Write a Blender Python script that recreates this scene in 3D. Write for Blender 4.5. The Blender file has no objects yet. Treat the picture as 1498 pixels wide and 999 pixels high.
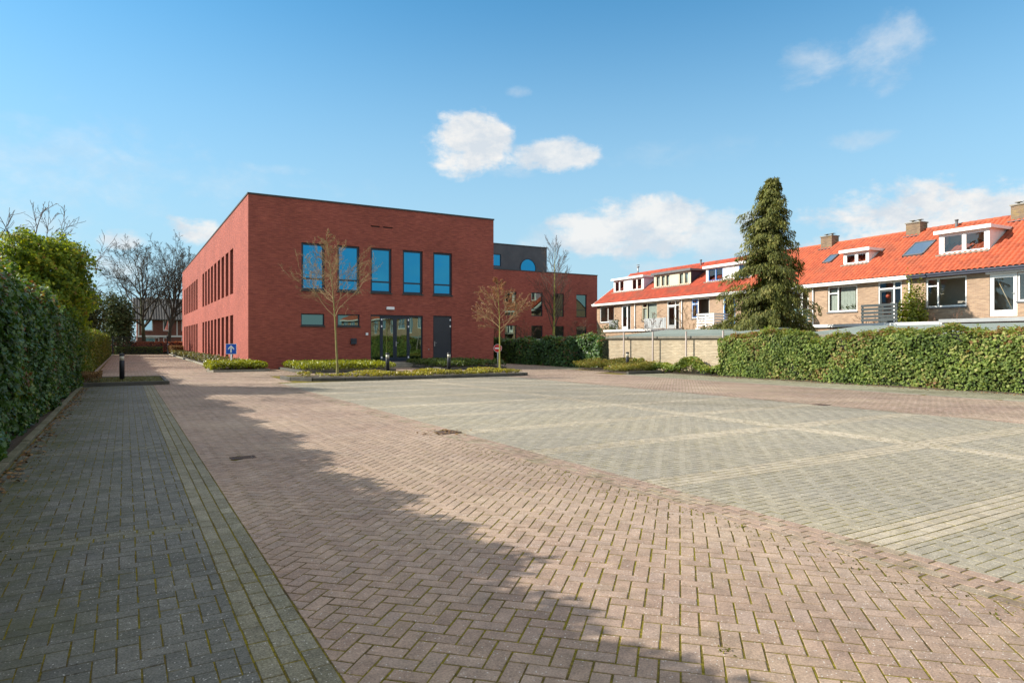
import bpy, math, random
import numpy as np
from mathutils import Vector, Matrix

R = math.radians
rng = np.random.default_rng(7)
random.seed(7)
S = bpy.context.scene
COL = S.collection

# ------------------------------------------------------------------ camera, in lot coordinates (x across the lot, y along it)
F_PX, CX, CY, EYE = 956.0, 749.0, 500.0, 1.5
YAW = math.atan((CX - 183) / F_PX)
cam_d = bpy.data.cameras.new("camera")
cam = bpy.data.objects.new("camera", cam_d)
COL.objects.link(cam)
cam.location = (0, 0, EYE)
cam.rotation_euler = (R(90), 0, -YAW)
cam_d.sensor_width = 36
cam_d.lens = 36 * F_PX / 1498
cam_d.clip_end = 2000
cam_d.clip_start = 0.05
S.camera = cam

# ------------------------------------------------------------------ sun + sky
EL = R(30.5)
tosun = Vector((-math.cos(R(30)) * math.cos(EL), math.sin(R(30)) * math.cos(EL), math.sin(EL)))
sd = bpy.data.lights.new("sun", 'SUN')
sd.energy = 4.25
sd.angle = R(0.5)
sd.color = (1.0, 0.93, 0.82)
so = bpy.data.objects.new("sun", sd)
COL.objects.link(so)
so.rotation_euler = tosun.to_track_quat('Z', 'Y').to_euler()
so.location = tosun * 50

W = bpy.data.worlds.new("World")
S.world = W
W.use_nodes = True
wt = W.node_tree
wt.nodes.clear()


class NT:
    """small helper for node trees"""
    def __init__(s, nt):
        s.nt = nt

    def n(s, t, **kw):
        x = s.nt.nodes.new(t)
        for k, v in kw.items():
            setattr(x, k, v)
        return x

    def put(s, sock, v):
        if v is None:
            return
        if hasattr(v, 'is_linked') or isinstance(v, bpy.types.NodeSocket):
            s.nt.links.new(v, sock)
        else:
            sock.default_value = v

    def m(s, op, a, b=None, c=None, clamp=False):
        x = s.n('ShaderNodeMath', operation=op, use_clamp=clamp)
        s.put(x.inputs[0], a)
        s.put(x.inputs[1], b)
        s.put(x.inputs[2], c)
        return x.outputs[0]

    def mr(s, v, a, b, c=0.0, d=1.0, smooth=False):
        x = s.n('ShaderNodeMapRange', interpolation_type='SMOOTHSTEP' if smooth else 'LINEAR')
        for i, q in enumerate((v, a, b, c, d)):
            s.put(x.inputs[i], q)
        return x.outputs[0]

    def mix(s, f, a, b, mode='MIX'):
        x = s.n('ShaderNodeMix', data_type='RGBA', blend_type=mode)
        s.put(x.inputs[0], f)
        for sock, v in ((x.inputs[6], a), (x.inputs[7], b)):
            if isinstance(v, (tuple, list)) and len(v) == 3:
                v = (*v, 1)
            s.put(sock, v)
        return x.outputs[2]

    def noise(s, vec, scale, detail=3, rough=0.55, dist=0.0):
        x = s.n('ShaderNodeTexNoise')
        s.put(x.inputs['Vector'], vec)
        x.inputs['Scale'].default_value = scale
        x.inputs['Detail'].default_value = detail
        x.inputs['Roughness'].default_value = rough
        x.inputs['Distortion'].default_value = dist
        return x.outputs['Fac']


def world():
    g = NT(wt)
    sky = g.n('ShaderNodeTexSky', sky_type='NISHITA', sun_disc=False)
    sky.sun_elevation = EL
    sky.sun_rotation = math.atan2(tosun.x, tosun.y)
    sky.altitude = 0
    sky.air_density = 1.0
    sky.dust_density = 0.3
    sky.ozone_density = 2.4
    tc = g.n('ShaderNodeTexCoord').outputs['Generated']
    sep = g.n('ShaderNodeSeparateXYZ')
    g.put(sep.inputs[0], tc)
    x, y, z = sep.outputs
    az = g.m('ARCTAN2', x, y)
    hor = g.m('SQRT', g.m('ADD', g.m('MULTIPLY', x, x), g.m('MULTIPLY', y, y)))
    el = g.m('ARCTAN2', z, hor)
    cmb = g.n('ShaderNodeCombineXYZ')
    g.put(cmb.inputs[0], az)
    g.put(cmb.inputs[1], g.m('MULTIPLY', el, 1.5))
    v = cmb.outputs[0]
    n1 = g.noise(v, 11.0, 7, 0.62, 0.3)
    n2 = g.noise(v, 34.0, 5, 0.6)
    nn = g.m('ADD', g.m('MULTIPLY', g.m('SUBTRACT', n1, 0.5), 5.2), g.m('MULTIPLY', g.m('SUBTRACT', n2, 0.5), 2.2))
    # azimuth / elevation / half widths (radians) / opacity of every cloud
    clouds = []
    for u, vv, hw, hh, st in ((688, 216, 60, 40, 2.0), (812, 228, 62, 22, 1.9), (740, 250, 60, 14, .4), (762, 135, 26, 9, .4),
                              (1195, 92, 66, 36, .42), (1290, 82, 80, 50, .45), (925, 335, 112, 40, 1.9),
                              (1065, 345, 80, 36, 1.7), (800, 350, 46, 26, .5), (1350, 345, 175, 66, 2.05),
                              (1230, 372, 90, 34, 1.9), (283, 337, 46, 22, 1.95), (180, 352, 44, 16, 1.8), (170, 392, 60, 26, .7),
                              (1250, 207, 60, 15, .35), (410, 250, 70, 10, .25), (955, 390, 60, 12, .5),
                              (60, 235, 330, 85, .30), (330, 265, 260, 24, .20), (990, 225, 160, 22, .12), (60, 330, 120, 26, .35)):
        a0 = YAW + math.atan((u - CX) / F_PX)
        dd = math.hypot(F_PX, u - CX)
        e0 = math.atan((CY - vv) / dd)
        clouds.append((a0, e0, hw / dd * F_PX / dd, hh / dd, st))
    for a0, e0, wa, we, st in ((2.80, .125, .035, .06, 1.75), (2.70, .13, .03, .05, 1.7), (2.93, .09, .05, .02, .5), (2.6, .35, .5, .12, .7), (-2.6, .3, .4, .1, .8), (3.0, .12, .6, .07, .8), (-1.7, .25, .3, .08, .6), (2.0, .2, .3, .08, .7)):
        clouds.append((a0, e0, wa, we, st))
    dens = None
    for a0, e0, wa, we, st in clouds:
        da = g.m('MULTIPLY', g.m('SUBTRACT', az, a0), 1 / wa)
        de = g.m('MULTIPLY', g.m('SUBTRACT', el, e0), 1 / we)
        r2 = g.m('ADD', g.m('MULTIPLY', da, da), g.m('MULTIPLY', de, de))
        mk = g.m('MAXIMUM', g.m('SUBTRACT', 1.0, r2), -2.5)
        val = g.m('ADD', g.m('MULTIPLY', mk, 1.35), nn)
        big_ = st > 1.5
        if big_:          # fuller cumulus
            val = g.m('ADD', val, 1.05 if wa > .055 else .5)
            st -= 1.0
        s_ = g.mr(val, *((.35, 1.9) if big_ else (.0, 2.5)), 0, st, smooth=True)
        dens = s_ if dens is None else g.m('MAXIMUM', dens, s_)
    shade = g.mr(g.noise(v, 13.0, 6, .65), .40, .60, 0, 1)
    ccol = g.mix(shade, (3.55, 3.9, 4.25), (4.85, 4.8, 4.7))
    # a warmer pale band of haze low over the horizon
    hz = g.mr(el, 0.0, 0.55, 0.92, 0.0, smooth=True)
    hue = g.mix(1.0, sky.outputs[0], (0.44, 0.97, 1.06), 'MULTIPLY')
    base = g.mix(hz, hue, (2.6, 3.65, 4.35))
    # added bank of bright broken cloud overhead, out of view, to brighten the shade
    elb = g.m('ADD', el, g.mr(y, -.15, -.6, 0, .34, smooth=True))   # the added bank reaches lower behind the camera, to fill shaded walls
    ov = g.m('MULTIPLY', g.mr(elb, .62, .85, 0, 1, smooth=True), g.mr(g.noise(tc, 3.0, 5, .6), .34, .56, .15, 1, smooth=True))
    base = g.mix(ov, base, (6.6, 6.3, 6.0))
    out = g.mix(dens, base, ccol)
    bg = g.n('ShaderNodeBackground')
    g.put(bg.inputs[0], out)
    bg.inputs[1].default_value = 0.1
    o = g.n('ShaderNodeOutputWorld')
    g.nt.links.new(bg.outputs[0], o.inputs[0])


world()
S.view_settings.view_transform = 'Standard'
S.view_settings.look = 'None'
S.view_settings.gamma = 1
S.view_settings.exposure = 0.95
S.render.engine = 'CYCLES'
S.cycles.max_bounces = 6
S.cycles.transparent_max_bounces = 12
S.cycles.use_denoising = True
S.cycles.caustics_reflective = False
S.cycles.caustics_refractive = False

# ------------------------------------------------------------------ materials
def new_mat(name):
    m = bpy.data.materials.new(name)
    m.use_nodes = True
    nt = m.node_tree
    g = NT(nt)
    b = nt.nodes['Principled BSDF']
    return m, g, b


def pm(name, c1, c2=None, scale=3.0, rough=.7, bump=0.0, bscale=None, attr=0.0, metal=0.0, spec=.5, fine=0.0, fscale=120):
    """noise-mottled paint/stone; attr = weight of the per-piece random value"""
    m, g, b = new_mat(name)
    c2 = c2 or tuple(x * .8 for x in c1)
    tc = g.n('ShaderNodeTexCoord').outputs['Object']
    f = g.mr(g.noise(tc, scale, 5, .6), .3, .7)
    if attr:
        at = g.n('ShaderNodeAttribute', attribute_name='rnd').outputs['Fac']
        f = g.m('ADD', g.m('MULTIPLY', f, 1 - attr), g.m('MULTIPLY', at, attr))
    c = g.mix(f, c1, c2)
    if fine:
        k = g.mr(g.noise(tc, fscale, 2, .7), .3, .7, 1 - fine, 1 + fine)
        c = g.mix(1.0, c, k, 'MULTIPLY')
    g.put(b.inputs['Base Color'], c)
    b.inputs['Roughness'].default_value = rough
    b.inputs['Metallic'].default_value = metal
    b.inputs['Specular IOR Level'].default_value = spec
    if bump:
        bn = g.n('ShaderNodeBump')
        bn.inputs['Strength'].default_value = bump
        bn.inputs['Distance'].default_value = .02
        g.put(bn.inputs['Height'], g.noise(tc, bscale or scale * 6, 4))
        g.put(b.inputs['Normal'], bn.outputs[0])
    return m


def brick_mat(name, c1, c2, mortar, bw=.21, bh=.062, ms=.010, bump=.5, vary=.35, blotch=None):
    m, g, b = new_mat(name)
    uv = g.n('ShaderNodeUVMap').outputs[0]
    t = g.n('ShaderNodeTexBrick', offset=.5)
    g.put(t.inputs['Vector'], uv)
    t.inputs['Scale'].default_value = 1
    t.inputs['Brick Width'].default_value = bw
    t.inputs['Row Height'].default_value = bh
    t.inputs['Mortar Size'].default_value = ms / 2
    t.inputs['Mortar Smooth'].default_value = .2
    t.inputs['Bias'].default_value = 0
    t.inputs['Color1'].default_value = (*c1, 1)
    t.inputs['Color2'].default_value = (*c2, 1)
    t.inputs['Mortar'].default_value = (*mortar, 1)
    st = g.n('ShaderNodeMapping')
    g.put(st.inputs[0], uv)
    st.inputs['Scale'].default_value = (1.4, 17, 1)
    k = g.mr(g.noise(st.outputs[0], 1.5, 4, .7), .3, .7, 1 - vary, 1 + vary)
    c = g.mix(1.0, t.outputs['Color'], k, 'MULTIPLY')
    k2 = g.mr(g.noise(uv, .35, 4, .6), .3, .7, .86, 1.12)
    c = g.mix(1.0, c, k2, 'MULTIPLY')
    if blotch:
        c = g.mix(g.mr(g.noise(uv, 1.3, 6, .7), .52, .75, 0, .6), c, blotch)
    g.put(b.inputs['Base Color'], c)
    b.inputs['Roughness'].default_value = .85
    b.inputs['Specular IOR Level'].default_value = .3
    bn = g.n('ShaderNodeBump', invert=True)
    bn.inputs['Strength'].default_value = bump
    bn.inputs['Distance'].default_value = .008
    g.put(bn.inputs['Height'], t.outputs['Fac'])
    g.put(b.inputs['Normal'], bn.outputs[0])
    return m


def paver_mat(name, cols, moss=0.0, moss_x=None, speck=.5, stain=.25, tint=None):
    m, g, b = new_mat(name)
    at = g.n('ShaderNodeAttribute', attribute_name='rnd').outputs['Fac']
    ramp = g.n('ShaderNodeValToRGB')
    r = ramp.color_ramp
    r.interpolation = 'LINEAR'
    while len(r.elements) < len(cols):
        r.elements.new(.5)
    for i, c in enumerate(cols):
        r.elements[i].position = i / (len(cols) - 1)
        r.elements[i].color = (*c, 1)
    g.put(ramp.inputs[0], at)
    geo = g.n('ShaderNodeNewGeometry').outputs['Position']
    c = ramp.outputs[0]
    if tint:
        c = g.mix(g.mr(g.noise(geo, .45, 5, .65), .4, .68, 0, .75), c, tint)
    big = g.mr(g.noise(geo, .22, 5, .62), .3, .7, 1 - stain, 1 + stain)
    c = g.mix(1.0, c, big, 'MULTIPLY')
    med = g.mr(g.noise(geo, 7, 5, .75), .3, .7,     .74, 1.24)
    c = g.mix(1.0, c, med, 'MULTIPLY')
    fi = g.mr(g.noise(geo, 85, 3, .8), .34, .66, 1 - speck * .6, 1 + speck * .6)
    c = g.mix(1.0, c, fi, 'MULTIPLY')
    # pale stone chips showing in the worn concrete
    vo = g.n('ShaderNodeTexVoronoi', feature='F1')
    g.put(vo.inputs['Vector'], geo)
    vo.inputs['Scale'].default_value = 50
    chip = g.mr(vo.outputs['Distance'], .12, .24, 1, 0)
    pick = g.m('GREATER_THAN', g.noise(geo, 33, 1), .53)
    c = g.mix(g.m('MULTIPLY', g.m('MULTIPLY', chip, pick), .85), c, (.62, .6, .55))
    dk = g.mr(g.noise(geo, 1.4, 6, .72), .60, .74, 0, .45)
    c = g.mix(dk, c, tuple(x * .45 for x in cols[0]))
    if moss:
        mf = g.mr(g.noise(geo, 2.2, 6, .75), .5, .72, 0, moss)
        if moss_x:
            sp = g.n('ShaderNodeSeparateXYZ')
            g.put(sp.inputs[0], geo)
            mf = g.m('MULTIPLY', g.mr(g.noise(geo, 1.6, 6, .75), .36, .62, 0, moss), g.mr(sp.outputs[0], moss_x[0], moss_x[1], 1, .12))
        c = g.mix(mf, c, (.062, .066, .014))
    g.put(b.inputs['Base Color'], c)
    b.inputs['Roughness'].default_value = .8
    b.inputs['Specular IOR Level'].default_value = .35
    bn = g.n('ShaderNodeBump')
    bn.inputs['Strength'].default_value = .35
    bn.inputs['Distance'].default_value = .004
    g.put(bn.inputs['Height'], g.noise(geo, 130, 3, .7))
    g.put(b.inputs['Normal'], bn.outputs[0])
    return m


def leaf_mat(name, cols, trans=.35, rough=.45, spec=.5):
    m, g, b = new_mat(name)
    at = g.n('ShaderNodeAttribute', attribute_name='rnd').outputs['Fac']
    ramp = g.n('ShaderNodeValToRGB')
    r = ramp.color_ramp
    while len(r.elements) < len(cols):
        r.elements.new(.5)
    for i, c in enumerate(cols):
        p, c = c if isinstance(c[1], tuple) else (i / (len(cols) - 1), c)
        r.elements[i].position = p
        r.elements[i].color = (*c, 1)
    g.put(ramp.inputs[0], at)
    geo = g.n('ShaderNodeNewGeometry').outputs['Position']
    k = g.mr(g.noise(geo, 1.3, 4, .6), .3, .7, .72, 1.3)
    c = g.mix(1.0, ramp.outputs[0], k, 'MULTIPLY')
    g.put(b.inputs['Base Color'], c)
    b.inputs['Roughness'].default_value = rough
    b.inputs['Specular IOR Level'].default_value = spec
    tr = g.n('ShaderNodeBsdfTranslucent')
    g.put(tr.inputs[0], g.mix(1.0, c, (1.5, 1.35, .5), 'MULTIPLY'))
    mx = g.n('ShaderNodeMixShader')
    mx.inputs[0].default_value = trans
    g.nt.links.new(b.outputs[0], mx.inputs[1])
    g.nt.links.new(tr.outputs[0], mx.inputs[2])
    g.nt.links.new(mx.outputs[0], g.nt.nodes['Material Output'].inputs[0])
    return m


def glass_mat(name, tint=(.5, .75, .9), refl=.75, body=(.01, .02, .03)):
    """coated opaque-looking office glazing"""
    m, g, b = new_mat(name)
    b.inputs['Base Color'].default_value = (*body, 1)
    b.inputs['Roughness'].default_value = .08
    gl = g.n('ShaderNodeBsdfGlossy')
    gl.inputs['Color'].default_value = (*tint, 1)
    gl.inputs['Roughness'].default_value = .01
    geo = g.n('ShaderNodeNewGeometry').outputs['Position']
    bn = g.n('ShaderNodeBump')
    bn.inputs['Strength'].default_value = .07
    bn.inputs['Distance'].default_value = .05
    g.put(bn.inputs['Height'], g.noise(geo, .8, 1))
    g.put(gl.inputs['Normal'], bn.outputs[0])
    mx = g.n('ShaderNodeMixShader')
    mx.inputs[0].default_value = refl
    g.nt.links.new(b.outputs[0], mx.inputs[1])
    g.nt.links.new(gl.outputs[0], mx.inputs[2])
    g.nt.links.new(mx.outputs[0], g.nt.nodes['Material Output'].inputs[0])
    return m


def clear_glass(name, refl=.22):
    m, g, b = new_mat(name)
    tr = g.n('ShaderNodeBsdfTransparent')
    tr.inputs[0].default_value = (.86, .9, .9, 1)
    gl = g.n('ShaderNodeBsdfGlossy')
    gl.inputs['Roughness'].default_value = .01
    lw = g.n('ShaderNodeLayerWeight')
    lw.inputs[0].default_value = .3
    f = g.mr(lw.outputs['Fresnel'], 0, 1, refl * .6, 1)
    mx = g.n('ShaderNodeMixShader')
    g.put(mx.inputs[0], f)
    g.nt.links.new(tr.outputs[0], mx.inputs[1])
    g.nt.links.new(gl.outputs[0], mx.inputs[2])
    g.nt.links.new(mx.outputs[0], g.nt.nodes['Material Output'].inputs[0])
    return m


M = {}
M['redbrick'] = brick_mat('red_brick', (.37, .100, .066), (.28, .072, .052), (.19, .066, .054), bw=.24, bh=.052, ms=.008, bump=.6, vary=.33)
M['beigebrick'] = brick_mat('beige_brick', (.41, .275, .175), (.31, .20, .13), (.38, .32, .25), vary=.3)
M['palebrick'] = brick_mat('pale_brick', (.64, .53, .37), (.55, .44, .30), (.36, .30, .22), vary=.3, blotch=(.30, .21, .12))
M['farbrick'] = brick_mat('far_brick', (.22, .075, .05), (.15, .05, .035), (.2, .15, .12))
M['chimbrick'] = brick_mat('chimney_brick', (.25, .17, .105), (.17, .12, .08), (.2, .16, .12), blotch=(.34, .25, .03))
M['coping'] = pm('dark_coping', (.03, .032, .03), (.05, .05, .045), rough=.6)
M['cladding'] = pm('slate_cladding', (.052, .056, .064), (.075, .078, .085), scale=1.2, rough=.6)
M['navyframe'] = pm('navy_frame', (.008, .018, .034), (.012, .024, .045), rough=.35)
M['navydoor'] = pm('navy_door', (.02, .026, .036), (.028, .034, .046), scale=1.5, rough=.4)
M['officeglass'] = glass_mat('office_glass', (.028, .265, .455), .88)
M['doorglass'] = glass_mat('door_glass', (.17, .23, .20), .8, (.01, .02, .015))
M['slitglass'] = glass_mat('slit_glass', (.3, .3, .35), .5, (.03, .02, .02))
M['clearglass'] = clear_glass('clear_glass')
M['white'] = pm('white_paint', (.80, .79, .76), (.70, .69, .66), scale=2, rough=.5)
M['cream'] = pm('cream_paint', (.62, .56, .40), (.55, .50, .36), rough=.5)
M['lilac'] = pm('pale_cheek', (.62, .56, .66), (.56, .5, .6), rough=.6)
M['blue'] = pm('blue_paint', (.03, .16, .42), (.025, .13, .36), rough=.4)
M['navy'] = pm('navy_fascia', (.012, .016, .035), (.02, .025, .05), rough=.5)
M['darkgreen'] = pm('dark_green_wood', (.018, .028, .030), (.028, .04, .042), rough=.6)
M['palegreen'] = pm('pale_green_panel', (.25, .42, .40), (.22, .36, .35), rough=.5)
M['grey'] = pm('grey_paint', (.33, .34, .34), (.26, .27, .27), rough=.5)
M['concrete'] = pm('concrete', (.30, .27, .215), (.19, .175, .14), scale=4, rough=.9, bump=.4, fine=.2)
M['mossconcrete'] = pm('mossy_concrete', (.165, .15, .095), (.075, .075, .03), scale=3, rough=.95, bump=.6, fine=.25)
M['darkkerb'] = pm('dark_kerb', (.10, .095, .08), (.055, .05, .04), scale=3, rough=.9, bump=.4, fine=.2)
M['lead'] = pm('lead', (.09, .09, .095), (.14, .14, .14), rough=.6)
M['roofing'] = pm('grey_roofing', (.15, .19, .165), (.22, .25, .22), scale=1.2, rough=.9, fine=.15)
M['metal'] = pm('galvanised_steel', (.45, .45, .44), (.35, .35, .34), rough=.45, metal=.5)
M['postgrey'] = pm('fence_post', (.45, .38, .34), (.36, .30, .27), rough=.6)
M['bollard'] = pm('bollard_black', (.012, .013, .018), (.02, .022, .028), rough=.5)
M['bollardlens'] = pm('bollard_lens', (.62, .58, .47), (.5, .46, .37), rough=.35)
M['signblue'] = pm('sign_blue', (.01, .09, .55), (.012, .10, .5), rough=.4)
M['signwhite'] = pm('sign_white', (.82, .83, .85), (.76, .78, .8), rough=.4)
M['signred'] = pm('sign_red', (.55, .02, .02), (.5, .02, .02), rough=.4)
M['iron'] = pm('drain_iron', (.05, .03, .02), (.09, .05, .03), scale=20, rough=.85, fine=.3)
M['blackmetal'] = pm('black_metal', (.012, .014, .014), (.02, .02, .02), rough=.5)
M['interior'] = pm('room_wall', (.60, .50, .42), (.52, .43, .36), scale=.8, rough=.9)
M['curtain'] = pm('curtain', (.62, .66, .58), (.52, .56, .48), scale=5, rough=.9)
M['terracotta'] = pm('pot', (.38, .03, .08), (.3, .03, .06), rough=.6)
M['balloon'] = pm('orange_ornament', (.7, .12, .05), (.6, .1, .05), rough=.5)
M['wood'] = pm('pale_wood', (.55, .40, .22), (.45, .32, .18), rough=.6)
M['bark'] = pm('bark', (.085, .072, .05), (.045, .038, .028), scale=6, rough=.95, bump=.5)
M['greenbark'] = pm('algae_bark', (.10, .105, .035), (.055, .05, .028), scale=2, rough=.95, bump=.4)
M['limebark'] = pm('lime_bark', (.27, .25, .075), (.19, .155, .06), scale=5, rough=.9, bump=.3)
M['yellowbark'] = pm('yellow_green_bark', (.34, .33, .07), (.20, .19, .05), scale=3, rough=.9)
M['twig'] = pm('twigs', (.13, .085, .06), (.085, .06, .045), scale=3, rough=.95)
M['greytwig'] = pm('grey_twigs', (.15, .14, .13), (.10, .095, .09), scale=3, rough=.95)
M['paletwig'] = pm('pale_twigs', (.30, .22, .10), (.22, .15, .075), scale=3, rough=.95)
M['earth'] = pm('earth', (.075, .055, .035), (.045, .034, .022), scale=8, rough=1, bump=.8, fine=.3, fscale=60)
M['core'] = pm('hedge_core', (.016, .017, .010), (.010, .012, .007), scale=8, rough=1, bump=.5)
M['grass'] = pm('grass_ground', (.06, .085, .025), (.10, .10, .035), scale=.6, rough=1, fine=.3, fscale=30)
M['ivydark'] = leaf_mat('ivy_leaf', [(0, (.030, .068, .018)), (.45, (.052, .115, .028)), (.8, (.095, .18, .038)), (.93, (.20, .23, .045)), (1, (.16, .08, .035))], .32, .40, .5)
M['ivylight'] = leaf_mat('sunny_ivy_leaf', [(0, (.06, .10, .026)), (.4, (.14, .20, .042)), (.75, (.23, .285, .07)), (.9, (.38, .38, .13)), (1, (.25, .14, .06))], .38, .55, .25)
M['ivyyellow'] = leaf_mat('ivy_tree_leaf', [(0, (.05, .085, .014)), (.4, (.13, .20, .02)), (.75, (.27, .33, .028)), (.93, (.42, .40, .045)), (1, (.28, .15, .05))], .48, .5, .3)
M['ivymid'] = leaf_mat('mid_green_leaf', [(0, (.04, .075, .016)), (.5, (.09, .155, .024)), (.85, (.17, .22, .036)), (1, (.26, .22, .04))], .4, .5, .3)
M['rusty'] = leaf_mat('rusty_green_leaf', [(0, (.07, .075, .02)), (.45, (.15, .16, .035)), (.8, (.24, .23, .05)), (1, (.30, .14, .06))], .3, .6, .2)
M['box'] = leaf_mat('lime_leaf', [(0, (.09, .12, .008)), (.5, (.19, .22, .012)), (1, (.32, .33, .02))], .3)
M['darkshrub'] = leaf_mat('dark_shrub_leaf', [(0, (.03, .055, .012)), (.6, (.07, .11, .016)), (1, (.13, .16, .03))], .3)
M['yellowcover'] = leaf_mat('yellow_cover_leaf', [(0, (.10, .09, .02)), (.5, (.24, .22, .025)), (.85, (.36, .33, .04)), (1, (.34, .2, .10))], .3)
M['olive'] = leaf_mat('olive_cover', [(0, (.06, .06, .03)), (.5, (.12, .12, .05)), (.85, (.17, .18, .06)), (1, (.2, .11, .06))], .25)
M['rust'] = leaf_mat('rust_leaf', [(0, (.26, .055, .03)), (.5, (.44, .12, .06)), (1, (.52, .24, .11))], .4)
M['redbud'] = leaf_mat('bud_leaf', [(0, (.22, .07, .035)), (.5, (.32, .13, .06)), (1, (.42, .24, .13))], .3)
M['conifer'] = leaf_mat('conifer_spray', [(0, (.035, .05, .014)), (.4, (.095, .110, .024)), (.8, (.175, .175, .038)), (1, (.24, .21, .06))], .25, .6, .3)
M['evergreen'] = leaf_mat('evergreen_leaf', [(0, (.03, .05, .018)), (.6, (.065, .09, .03)), (1, (.12, .13, .045))], .15, .6, .3)
M['deadleaf'] = leaf_mat('dead_leaf', [(0, (.10, .05, .02)), (1, (.26, .16, .07))], .1, .8, .2)
M['mossy'] = leaf_mat('moss_tuft', [(0, (.07, .075, .012)), (1, (.16, .15, .02))], .1, .9, .1)


def roof_mat(name, c1, c2, dirty):
    m, g, b = new_mat(name)
    at = g.n('ShaderNodeAttribute', attribute_name='rnd').outputs['Fac']
    geo = g.n('ShaderNodeNewGeometry').outputs['Position']
    c = g.mix(at, c1, c2)
    c = g.mix(1.0, c, g.mr(g.noise(geo, 1.5, 5, .7), .3, .7, .8, 1.15), 'MULTIPLY')
    c = g.mix(g.mr(g.noise(geo, .55, 6, .72), .5, .74, 0, dirty), c, (.10, .075, .05))
    g.put(b.inputs['Base Color'], c)
    b.inputs['Roughness'].default_value = .7
    b.inputs['Specular IOR Level'].default_value = .3
    return m


M['rooforange'] = roof_mat('orange_pantiles', (.52, .112, .045), (.38, .080, .036), .5)
M['roofold'] = roof_mat('weathered_pantiles', (.46, .072, .03), (.32, .05, .024), .8)
M['roofgrey'] = roof_mat('grey_tiles', (.09, .086, .08), (.065, .062, .06), .3)

M['paverred'] = paver_mat('red_pavers', [(.26, .182, .138), (.292, .205, .153), (.325, .232, .175), (.30, .222, .178)], moss=.2, tint=(.32, .245, .175))
M['pavergrey'] = paver_mat('grey_pavers', [(.244, .220, .171), (.257, .232, .182), (.270, .244, .192)], moss=.12, stain=.13, tint=(.27, .235, .165))
M['pavercream'] = paver_mat('cream_pavers', [(.31, .265, .195), (.335, .288, .213), (.36, .312, .237)], moss=.25, stain=.2)
M['paveredge'] = paver_mat('edge_pavers', [(.255, .18, .135), (.29, .205, .155), (.27, .22, .155)], moss=.75)
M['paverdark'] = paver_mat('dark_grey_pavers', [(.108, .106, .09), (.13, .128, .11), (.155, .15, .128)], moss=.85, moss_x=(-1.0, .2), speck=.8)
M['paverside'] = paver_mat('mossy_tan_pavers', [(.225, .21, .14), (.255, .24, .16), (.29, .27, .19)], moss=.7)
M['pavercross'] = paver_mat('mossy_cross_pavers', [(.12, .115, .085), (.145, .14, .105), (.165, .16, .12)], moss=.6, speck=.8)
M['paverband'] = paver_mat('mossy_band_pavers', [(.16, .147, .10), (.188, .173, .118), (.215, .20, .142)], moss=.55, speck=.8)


def joint_mat():
    m, g, b = new_mat('mossy_joint_sand')
    geo = g.n('ShaderNodeNewGeometry').outputs['Position']
    f = g.mr(g.noise(geo, 1.6, 6, .78), .36, .56)
    c = g.mix(f, (.075, .055, .028), (.165, .138, .018))
    f2 = g.mr(g.noise(geo, 40, 3, .7), .35, .65, .6, 1.4)
    c = g.mix(1.0, c, f2, 'MULTIPLY')
    g.put(b.inputs['Base Color'], c)
    b.inputs['Roughness'].default_value = 1
    b.inputs['Specular IOR Level'].default_value = .1
    return m


M['joint'] = joint_mat()

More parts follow.
